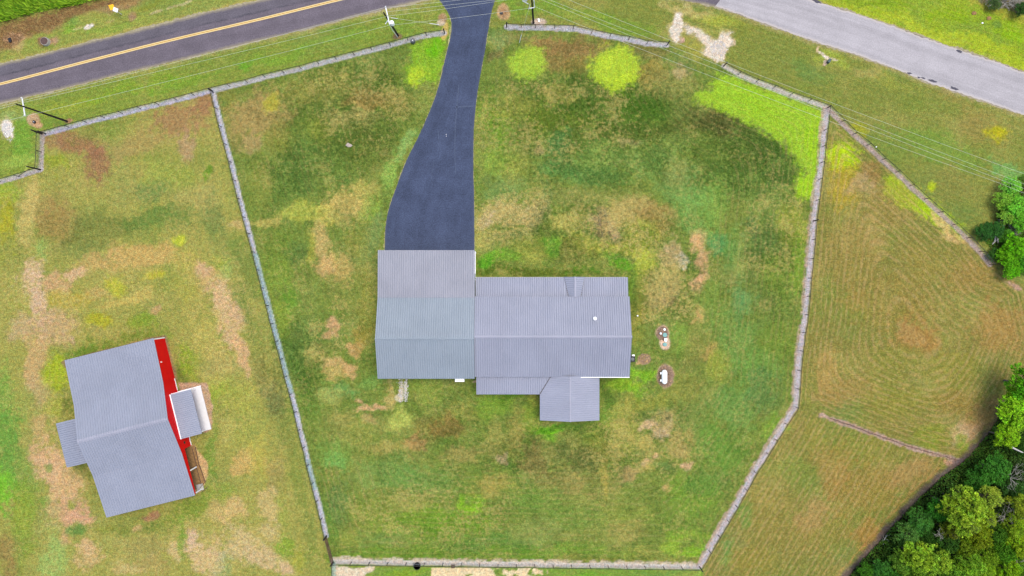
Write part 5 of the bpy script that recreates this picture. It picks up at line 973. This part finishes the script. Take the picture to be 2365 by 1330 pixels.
rock(1366, 76, .16, 'pale stone at the foot of the right front fence', M['rock'], 12); rock(816, 126, .14, 'pale stone inside the left front fence', M['rock'], 13)
def branch(name, label, pts, r, mat, twigs=5, seed=1, cat='branch'):
    rr = random.Random(seed); P_ = [P(*p) for p in pts]; mb = MB(); mb.tube(P_, list(np.linspace(r, r * .35, len(P_))), 6)
    for k_ in range(twigs):
        i = rr.randrange(len(P_) - 1); a_ = P_[i].lerp(P_[i + 1], rr.random()); d_ = Vector((rr.uniform(-1, 1), rr.uniform(-1, 1), rr.uniform(0, .6))).normalized() * rr.uniform(.5, 1.) * r * 9
        mb.tube([a_, a_ + d_ * .6, a_ + d_ + Vector((rr.uniform(-.2, .2), rr.uniform(-.2, .2), .1))], [r * .4, r * .25, r * .1], 5)
    tag(mb.build(name, mat), label, cat)
branch('driftwood_log', 'bent pale dead log among the right hand shrubs', [(2304, 541, .5), (2299, 546, .5), (2299, 552, .4), (2296, 559, .3), (2292, 564, .2)], .22, M['deadwood'], 3, 2, 'log')
branch('fallen_branch', 'white forked fallen branch on the wood edge strip', [(2040, 1257, .2), (2042, 1247, .3), (2046, 1240, .3), (2047, 1235, .3)], .09, M['deadwood'], 5, 3)
branch('dark_ground_cable', 'thin dark cable lying along the dead strip in the hay field', [(1915, 965, .05), (1962, 981, .05), (2010, 1000, .05), (2060, 1017, .05), (2110, 1034, .05), (2160, 1048, .05), (2215, 1064, .05)], .045, M['rust'], 0, 4, 'cable')

# ------------------------------------------------------------------ vegetation
def leaf_mat(name):
    b = NB(name); lc = b.attr('leaf'); oc = b.n('ShaderNodeObjectInfo').outputs['Color']
    base = b.vmath('MULTIPLY', lc, oc)
    b.done(base, .62, .18)
    tr = b.n('ShaderNodeBsdfTranslucent'); b.put(tr.inputs['Color'], b.vmath('MULTIPLY', base, (1.15, 1.2, .6)))
    mx = b.n('ShaderNodeMixShader'); mx.inputs[0].default_value = .30
    b.t.links.new(b.b.outputs[0], mx.inputs[1]); b.t.links.new(tr.outputs[0], mx.inputs[2]); b.t.links.new(mx.outputs[0], b.out.inputs['Surface'])
    return b.m
M['leaf'] = leaf_mat('leaves')
def quads_mesh(name, cen, r1, r2, shade, mat):
    """cen (n,3), r1/r2 half axes (n,3), shade (n,3)"""
    n = len(cen); v = np.stack([cen - r1 * .9, cen - r2 * .55 + r1 * .05, cen + r1, cen + r2 * .55 + r1 * .05], 1).reshape(-1, 3)
    me = bpy.data.meshes.new(name); me.vertices.add(4 * n); me.vertices.foreach_set('co', v.astype(np.float32).ravel())
    me.loops.add(4 * n); me.loops.foreach_set('vertex_index', np.arange(4 * n)); me.polygons.add(n)
    me.polygons.foreach_set('loop_start', np.arange(0, 4 * n, 4)); me.polygons.foreach_set('loop_total', np.full(n, 4)); me.update(calc_edges=True)
    at = me.attributes.new('leaf', 'FLOAT_COLOR', 'POINT'); f = np.ones((4 * n, 4), np.float32); f[:, :3] = np.repeat(shade, 4, axis=0); at.data.foreach_set('color', f.ravel())
    me.materials.append(mat); return me
def orient(rs, n, up=.8, size=.3, var=.35, elong=1.):
    nrm = rs.normal(size=(n, 3)); nrm[:, 2] = np.abs(nrm[:, 2]) + up; nrm /= np.linalg.norm(nrm, axis=1)[:, None]
    t = rs.normal(size=(n, 3)); r1 = np.cross(nrm, t); r1 /= np.linalg.norm(r1, axis=1)[:, None]; r2 = np.cross(nrm, r1)
    s = size * (1 + var * rs.uniform(-1, 1, n))[:, None]; return r1 * s * elong, r2 * s
def crown_mesh(seed, n=9000, clumps=26, size=.26, sparse=0., spread=1., hue=.12):
    """unit-ish crown: radius 1 horizontally, height 0..1.3; scaled per tree by real size, so leaves are sized for a 4 m radius"""
    rs = np.random.RandomState(seed); cs = []; R0 = 4.0
    for i in range(clumps):
        t = 2.4 * i + rs.uniform(-.5, .5); q_ = math.sqrt((i + .6) / clumps) * (1 + rs.uniform(-.16, .16)) * spread
        z = (1 - (q_ * .82) ** 2) * 3.6 + rs.uniform(-1.2, .7)
        cs.append((math.cos(t) * q_ * R0 * .86, math.sin(t) * q_ * R0 * .86, max(z, .2) + .4, rs.uniform(.45, 1.25) * R0 * .22))
    cs = np.array(cs); w = cs[:, 3] ** 2; k_ = rs.choice(len(cs), n, p=w / w.sum())
    # twig tufts inside each clump so that leaves gather at branch ends
    tuft = rs.normal(size=(len(cs), 22, 3)); tuft[:, :, 2] = np.abs(tuft[:, :, 2]) * .8 - .25; tuft /= np.linalg.norm(tuft, axis=2)[:, :, None]; tuft *= rs.uniform(.6, 1.25, (len(cs), 22, 1))
    ti = rs.randint(0, 22, n); d = tuft[k_, ti] + rs.normal(size=(n, 3)) * .15
    cen = cs[k_, :3] + d * cs[k_, 3:4] * np.array((1, 1, .9))
    r1, r2 = orient(rs, n, .35, size, .45, 1.15)
    cl = rs.uniform(1 - hue * 1.6, 1 + hue * 1.6, len(cs)); cv = rs.uniform(-hue, hue, len(cs)); tv = rs.uniform(.62, 1.42, (len(cs), 22))
    b_ = (cl[k_] * tv[k_, ti] * rs.uniform(.6, 1.4, n)); sh = np.stack([b_ * (1 + cv[k_] + rs.uniform(-.12, .18, n)), b_, b_ * (1 - cv[k_]) * rs.uniform(.7, 1.3, n)], 1)
    me = quads_mesh('crown', cen, r1, r2, np.clip(sh, .1, 2.2), M['leaf']); return me, cs
CROWNS = [crown_mesh(s_, n_, c_, z_, spread=sp) for s_, n_, c_, z_, sp in ((1, 17000, 58, .135, 1.), (2, 16000, 46, .15, 1.05), (3, 19000, 70, .12, 1.), (4, 14000, 42, .155, 1.), (5, 15000, 64, .125, 1.1), (6, 9000, 54, .13, 1.15))]
def limbs_mesh(idx, seed, thin=1.):
    cs = CROWNS[idx][1]; r = random.Random(seed); mb = MB(); th = 4.2
    mb.tube([(0, 0, -4.5), (.1, .05, -1.5), (.05, -.1, .8), (.0, 0, 2.4)], [.30, .24, .16, .06], 8)
    for i in range(0, len(cs), 2):
        x, y, z, rr = cs[i]; s0 = r.uniform(-1.6, .6); mb.tube([(0, 0, s0), (x * .4, y * .4, s0 + (z - s0) * .55), (x * .9, y * .9, z - .2)], [.11 * thin, .07 * thin, .025], 5)
    me_o = mb.build('trunk', M['bark']); me = me_o.data; bpy.data.objects.remove(me_o); return me
LIMBS = [limbs_mesh(i, 50 + i) for i in range(6)]
def tree(px, py, rpx, h, kind, c, label, group=None, seed=0, cat='tree'):
    """px,py: where the crown centre shows; rpx crown radius in photo pixels at crown height; h total height"""
    zc = h * .75; p_ = P(px, py, zc); R = rpx * (H - zc) / H / S; s_ = R / 4.0
    root = empty('tree' if cat == 'tree' else 'bush', (p_.x, p_.y, 0)); tag(root, label, cat, group)
    r = random.Random(seed + 7); k_ = kind % 6; zs = max(.55, min(1.35, h / (s_ * 8.5)))
    base = h - 4.6 * s_ * zs
    for nm, dat in (('crown', CROWNS[k_][0]), ('trunk', LIMBS[k_])):
        o = bpy.data.objects.new(nm, dat); C.objects.link(o); o.parent = root; rot = r.uniform(0, 6.28) if nm == 'crown' else o_rot
        o_rot = rot; o.rotation_euler = (0, 0, rot); o.location = (0, 0, base)
        if nm == 'crown': o.scale = (s_, s_, s_ * zs); v = lin(c) / K * (2.3 if cat == 'tree' else 2.1); o.color = (v[0] * (1.02 if c[0] > 125 else 1.22), v[1], v[2] * .60, 1)
        else: o.scale = (s_, s_, max(base / 4.4, s_ * .5) if base > .5 else s_ * .4)
    if base < .5: root.children[1].location.z = .2
    return root
YG, BG, MG, DG, DK, TE = (138, 170, 62), (112, 172, 38), (88, 138, 44), (66, 120, 42), (50, 96, 40), (76, 126, 70)
T = [(2352, 950, 46, 6.5, 0, BG, 'bright green tree on the right edge just above the dark strip'),
     (2328, 1010, 26, 6., 2, (120, 176, 40), 'small bright tree at the top corner of the wood'),
     (2380, 890, 40, 8., 1, (80, 150, 30), 'green tree cut by the right edge, topmost of the lower wood'),
     (2300, 1085, 38, 5.5, 2, (54, 118, 46), 'low dark green crown beside the end of the field strip'),
     (2262, 1112, 24, 4.5, 4, (56, 120, 48), 'small dark green crown on the wood edge'),
     (2345, 1130, 34, 5.5, 4, (48, 92, 44), 'grey green crown at the right edge of the wood'),
     (2238, 1168, 40, 9., 3, YG, 'tall yellow green tree standing out of the wood, upper half'),
     (2222, 1205, 34, 9.5, 1, (136, 168, 60), 'tall yellow green tree, lower half of the pale pair'),
     (2195, 1168, 24, 7., 4, (140, 172, 60), 'yellow green side crown left of the tall pale tree'),
     (2285, 1150, 26, 7.5, 5, (142, 164, 72), 'thin pale crown with bare twigs showing'),
     (2270, 1190, 24, 8., 0, (136, 164, 56), 'small pale yellow crown right of the tall pale tree'),
     (2170, 1180, 26, 5., 2, (56, 128, 48), 'dark round crown left of the pale trees on the wood edge'),
     (2130, 1208, 28, 4.5, 4, (60, 122, 60), 'dark blue green crown on the wood edge above the lower pale trees'),
     (2100, 1240, 26, 5., 5, TE, 'blue green crown above the lower pale trees'),
     (2120, 1290, 36, 7.5, 1, (118, 164, 56), 'light green feathery tree at the bottom, left one'),
     (2165, 1296, 34, 7.5, 3, (122, 168, 62), 'light green feathery tree at the bottom, right one'),
     (2085, 1300, 26, 5.5, 0, (92, 142, 60), 'mid green tree left of the feathery trees'),
     (2040, 1318, 26, 4., 2, (54, 116, 54), 'dark crown near the lower tip of the wood'),
     (2005, 1322, 18, 3., 4, (60, 120, 36), 'small green crown at the very tip of the wood')]
for i, t in enumerate(T): tree(*t, seed=i)
deep = [(2190, 1250, 26, 6, DK), (2225, 1262, 28, 6.5, (88, 124, 30)), (2262, 1240, 30, 7, (104, 134, 30)), (2300, 1230, 28, 6, (60, 110, 34)), (2340, 1215, 30, 7, (110, 152, 40)), (2315, 1180, 26, 5, (60, 90, 50)), (2360, 1170, 30, 7.5, (118, 150, 52)),
        (2355, 1265, 30, 7, (122, 164, 40)), (2318, 1275, 28, 6.5, (70, 128, 34)), (2280, 1285, 30, 6, (98, 140, 36)), (2240, 1305, 34, 7, (104, 156, 52)), (2205, 1330, 30, 6.5, (96, 150, 54)), (2275, 1330, 30, 6.5, (110, 160, 50)), (2330, 1320, 32, 7, (112, 166, 34)), (2150, 1255, 22, 4.5, (46, 92, 36)), (2145, 1235, 20, 4, DK), (2190, 1225, 20, 6, (96, 120, 36)), (2365, 1090, 26, 6, (54, 84, 50)), (2365, 1030, 26, 5, DK), (2120, 1340, 30, 6, (96, 146, 52)), (2060, 1345, 28, 5, (50, 112, 44)), (2375, 1310, 26, 7, (96, 150, 36))]
deep_l = ['dark crown directly below the tall yellow green tree', 'olive green crown below the right side of the tall yellow green tree', 'olive crown between the bare twigs and the bottom trees', 'darker green crown below the bare twigs', 'lighter green crown at the right below the bare branches', 'grey green crown among the bare grey branches', 'yellowish crown on the right edge beside the bare branches',
 'bright green crown on the right edge in the lower wood', 'mid green crown left of the bright one on the lower right edge', 'green crown above the bottom edge, middle of the wood', 'bright leafy crown right of the feathery trees', 'green crown cut by the bottom edge right of the feathery trees', 'green crown cut by the bottom edge in the middle of the wood', 'vivid green crown at the bottom near the right corner', 'small dark crown above the right feathery tree', 'small very dark crown on the wood edge above the feathery trees', 'small olive crown touching the foot of the tall yellow green tree', 'dull green crown on the right edge below the bare trunk', 'dark crown right of the small bright tree at the wood corner', 'green crown cut by the bottom edge under the feathery trees', 'dark green crown cut by the bottom edge near the wood tip', 'green crown in the bottom right corner of the photo']
for i, (x, y, r_, h_, c_) in enumerate(deep):
    tree(x, y, r_, h_, (i * 5 + 2) % 6, c_, deep_l[i], 'trees deep in the lower right wood', seed=100 + i)
# shrubs at the right edge
Bs = [(2340, 430, 22, 3.0, 5, (112, 186, 84), 'light green willowy shrub, topmost at the right edge'), (2322, 462, 22, 2.6, 5, (112, 170, 70), 'pale willowy shrub with drooping twigs left of the taller one'), (2352, 475, 26, 3.2, 0, (104, 182, 70), 'light green shrub between the topmost shrub and the sand gap'), (2328, 500, 20, 2.2, 3, (110, 166, 72), 'pale shrub above the dark undergrowth'), (2362, 515, 20, 3.0, 2, (98, 176, 60), 'green shrub cut by the right edge above the log'),
      (2275, 535, 20, 1.6, 4, (38, 92, 40), 'low dark green shrub at the fence end'), (2303, 530, 20, 1.8, 2, (40, 96, 42), 'low dark green shrub above the pale log'), (2330, 548, 18, 2.0, 4, (66, 132, 40), 'mid green shrub right of the pale log'), (2350, 570, 26, 3.5, 1, (92, 172, 24), 'bright green bush at the right edge'), (2325, 590, 20, 2.6, 3, (96, 170, 26), 'bright green bush below the pale log'), (2340, 618, 24, 3., 0, (86, 164, 22), 'lowest bright green bush beside the diagonal fence'), (2365, 610, 20, 3., 2, (70, 150, 44), 'green bush cut by the right edge, low'), (2298, 588, 14, 1.4, 4, (46, 96, 40), 'small dark shrub squeezed between fence and bright bushes'),
      (2362, 20, 16, 2.2, 2, (44, 88, 44), 'dark green bush in the top right corner'), (2300, 8, 14, 1.6, 4, (70, 104, 70), 'grey green bush among dead twigs at the top right')]
for i, t in enumerate(Bs): tree(*t, seed=60 + i, cat='bush')
# undergrowth that fills the wood
def undergrowth(name, label, poly, n, zmax, size, c, seed, bx):
    rs = np.random.RandomState(seed); x = rs.uniform(bx[0], bx[1], n * 3); y = rs.uniform(bx[2], bx[3], n * 3)
    d = sdf(x + fbm(x, y, 20, 3, 5) * 5, y, poly); ok = d < -1; x, y, d = x[ok][:n], y[ok][:n], d[ok][:n]
    hz = (fbm(x, y, 24, 3, 9) * .5 + .5) * zmax * np.clip(-d / 20, .15, 1); z = hz * rs.uniform(.25, 1., len(x)) + .05
    cen = np.stack([(x - 1182.5) / S, -(y - 665) / S, z], 1); r1, r2 = orient(rs, len(x), .7, size, .4, 1.2)
    k_ = 1 + fbm(x, y, 14, 3, 31) * .5; b_ = k_ * rs.uniform(.7, 1.3, len(x)); cc = lin(c) / K
    sh = np.stack([b_ * rs.uniform(.75, 1.5, len(x)), b_, b_ * rs.uniform(.7, 1.3, len(x))], 1) * cc
    o = bpy.data.objects.new(name, quads_mesh(name, cen, r1, r2, sh, M['leaf'])); C.objects.link(o); tag(o, label, 'undergrowth', kind='stuff'); return o
undergrowth('undergrowth', 'dense dark green undergrowth covering the floor of the wood', WOODS, 60000, 3.2, .17, (88, 140, 44), 3, (1930, 2480, 820, 1400))
undergrowth('undergrowth', 'low green undergrowth between the shrubs at the right edge', [(2262, 545), (2300, 520), (2306, 470), (2330, 420), (2365, 400), (2450, 400), (2450, 650), (2365, 640), (2310, 600)], 12000, .9, .14, (96, 148, 44), 4, (2250, 2450, 395, 655))
# dead twigs
M['twig'] = simple('grey_twig', (.26, .24, .20, 1), .9, .2, 4.)
def twigs(label, spots, seed, name='dead_twigs', spread=1.4, n=16, rr_=.022, zt=5.):
    r = random.Random(seed); mb = MB()
    for (x, y, s_) in spots:
        p_ = P(x, y, zt); base = Vector((p_.x, p_.y, zt))
        for k_ in range(n):
            a_ = r.uniform(0, 6.28); d_ = Vector((math.cos(a_), math.sin(a_), r.uniform(.0, .6))) * s_ * r.uniform(.5, 1.1)
            m_ = base + d_ * .5 + Vector((r.uniform(-.2, .2), r.uniform(-.2, .2), .1)) * s_; e_ = base + d_
            mb.tube([base + Vector((0, 0, -.3)), m_, e_], [rr_ * 2.2, rr_ * 1.4, rr_ * .7], 4, False)
            for j in range(3):
                f_ = Vector((r.uniform(-1, 1), r.uniform(-1, 1), r.uniform(-.2, .5))) * s_ * .35; mb.tube([m_.lerp(e_, r.random()), m_.lerp(e_, r.random()) + f_], [rr_, rr_ * .5], 4, False)
    tag(mb.build(name, M['twig'], recalc=False), label, 'dead branches', kind='stuff')
twigs('bare grey branches of dead trees rising out of the wood', [(2336, 1105, 1.9), (2345, 1085, 1.4), (2325, 1185, 2.4), (2345, 1195, 1.8), (2290, 1195, 1.4), (2170, 1232, 1.1), (2352, 1300, 1.4), (2215, 1138, 1.2)], 5, zt=5.2, n=9, rr_=.015)
twigs('grey dead twig heap in the top right corner', [(2290, 2, 1.5), (2320, 4, 1.8), (2340, 10, 1.5), (2350, -6, 1.7)], 6, zt=.6, n=26)
twigs('dry stalks in the gap above the log', [(2312, 515, .9), (2335, 525, 1.), (2345, 535, .8)], 7, zt=.5, n=18, rr_=.015)
o = MB().tube([P(2337, 1033, 5.5), P(2347, 1038, 5.3), P(2362, 1045, 4.8)], [.16, .13, .10], 8).build('bare_trunk', M['deadwood']); tag(o, 'pale bare leaning trunk at the right side of the wood', 'trunk')

# tall bright grass in the upper left corner
def blades(name, label, poly, bx, n, hmin, hmax, w, c1, c2, seed, lean=(-.35, .25), kind='stuff', cat='grass', clump=10):
    rs = np.random.RandomState(seed); x = rs.uniform(bx[0], bx[1], n * 3); y = rs.uniform(bx[2], bx[3], n * 3)
    d = sdf(x + fbm(x, y, clump, 3, 5) * 3, y + fbm(x, y, clump, 3, 8) * 3, poly); ok = d < 0; x, y, d = x[ok][:n], y[ok][:n], d[ok][:n]; m_ = len(x)
    X0 = (x - 1182.5) / S; Y0 = -(y - 665) / S; hh = rs.uniform(hmin, hmax, m_) * np.clip(-d / 8 + .4, .4, 1) * (1 + .35 * fbm(x, y, clump, 2, 12))
    th = rs.normal(0, .55, m_) + fbm(x, y, clump * 1.6, 2, 55) * 1.6 + math.atan2(lean[1], lean[0]); ln_ = np.hypot(*lean) * rs.uniform(.6, 2.2, m_) * hh
    tip = np.stack([X0 + np.cos(th) * ln_, Y0 + np.sin(th) * ln_, hh], 1); b0 = np.stack([X0, Y0, hh * .15], 1)
    side = np.stack([-np.sin(th), np.cos(th), np.zeros(m_)], 1) * w; cen = (b0 + tip) / 2; r1 = (tip - b0) / 2
    t = rs.rand(m_)[:, None] * .6 + (fbm(x, y, clump, 3, 44)[:, None] * .5 + .5) * .4; cc = (lin(c1) * (1 - t) + lin(c2) * t) / K * rs.uniform(.55, 1.5, (m_, 1))
    o = bpy.data.objects.new(name, quads_mesh(name, cen, r1, side * 1.8, cc, M['leaf'])); C.objects.link(o); tag(o, label, cat, kind=kind)
TG = [(-330, 160), (0, 54), (60, 36), (98, 28), (135, 21), (188, 10), (240, -4), (300, -40), (-330, -60)]
blades('tall_grass', 'tall bright green grass filling the upper left corner', TG, (-200, 300, -45, 130), 16000, .7, 1.5, .085, (60, 150, 8), (215, 255, 70), 1)
BGp = [(-400, 230), (0, 112), (30, 112), (60, 84), (95, 74), (140, 60), (190, 34), (250, 16), (345, -6), (345, -30), (-400, 150)]
blades('burnt_grass', 'brown burnt straw below the tall green grass', BGp, (-60, 345, -25, 130), 7000, .12, .30, .03, (140, 100, 66), (205, 160, 112), 2, lean=(-.4, .5), clump=18)
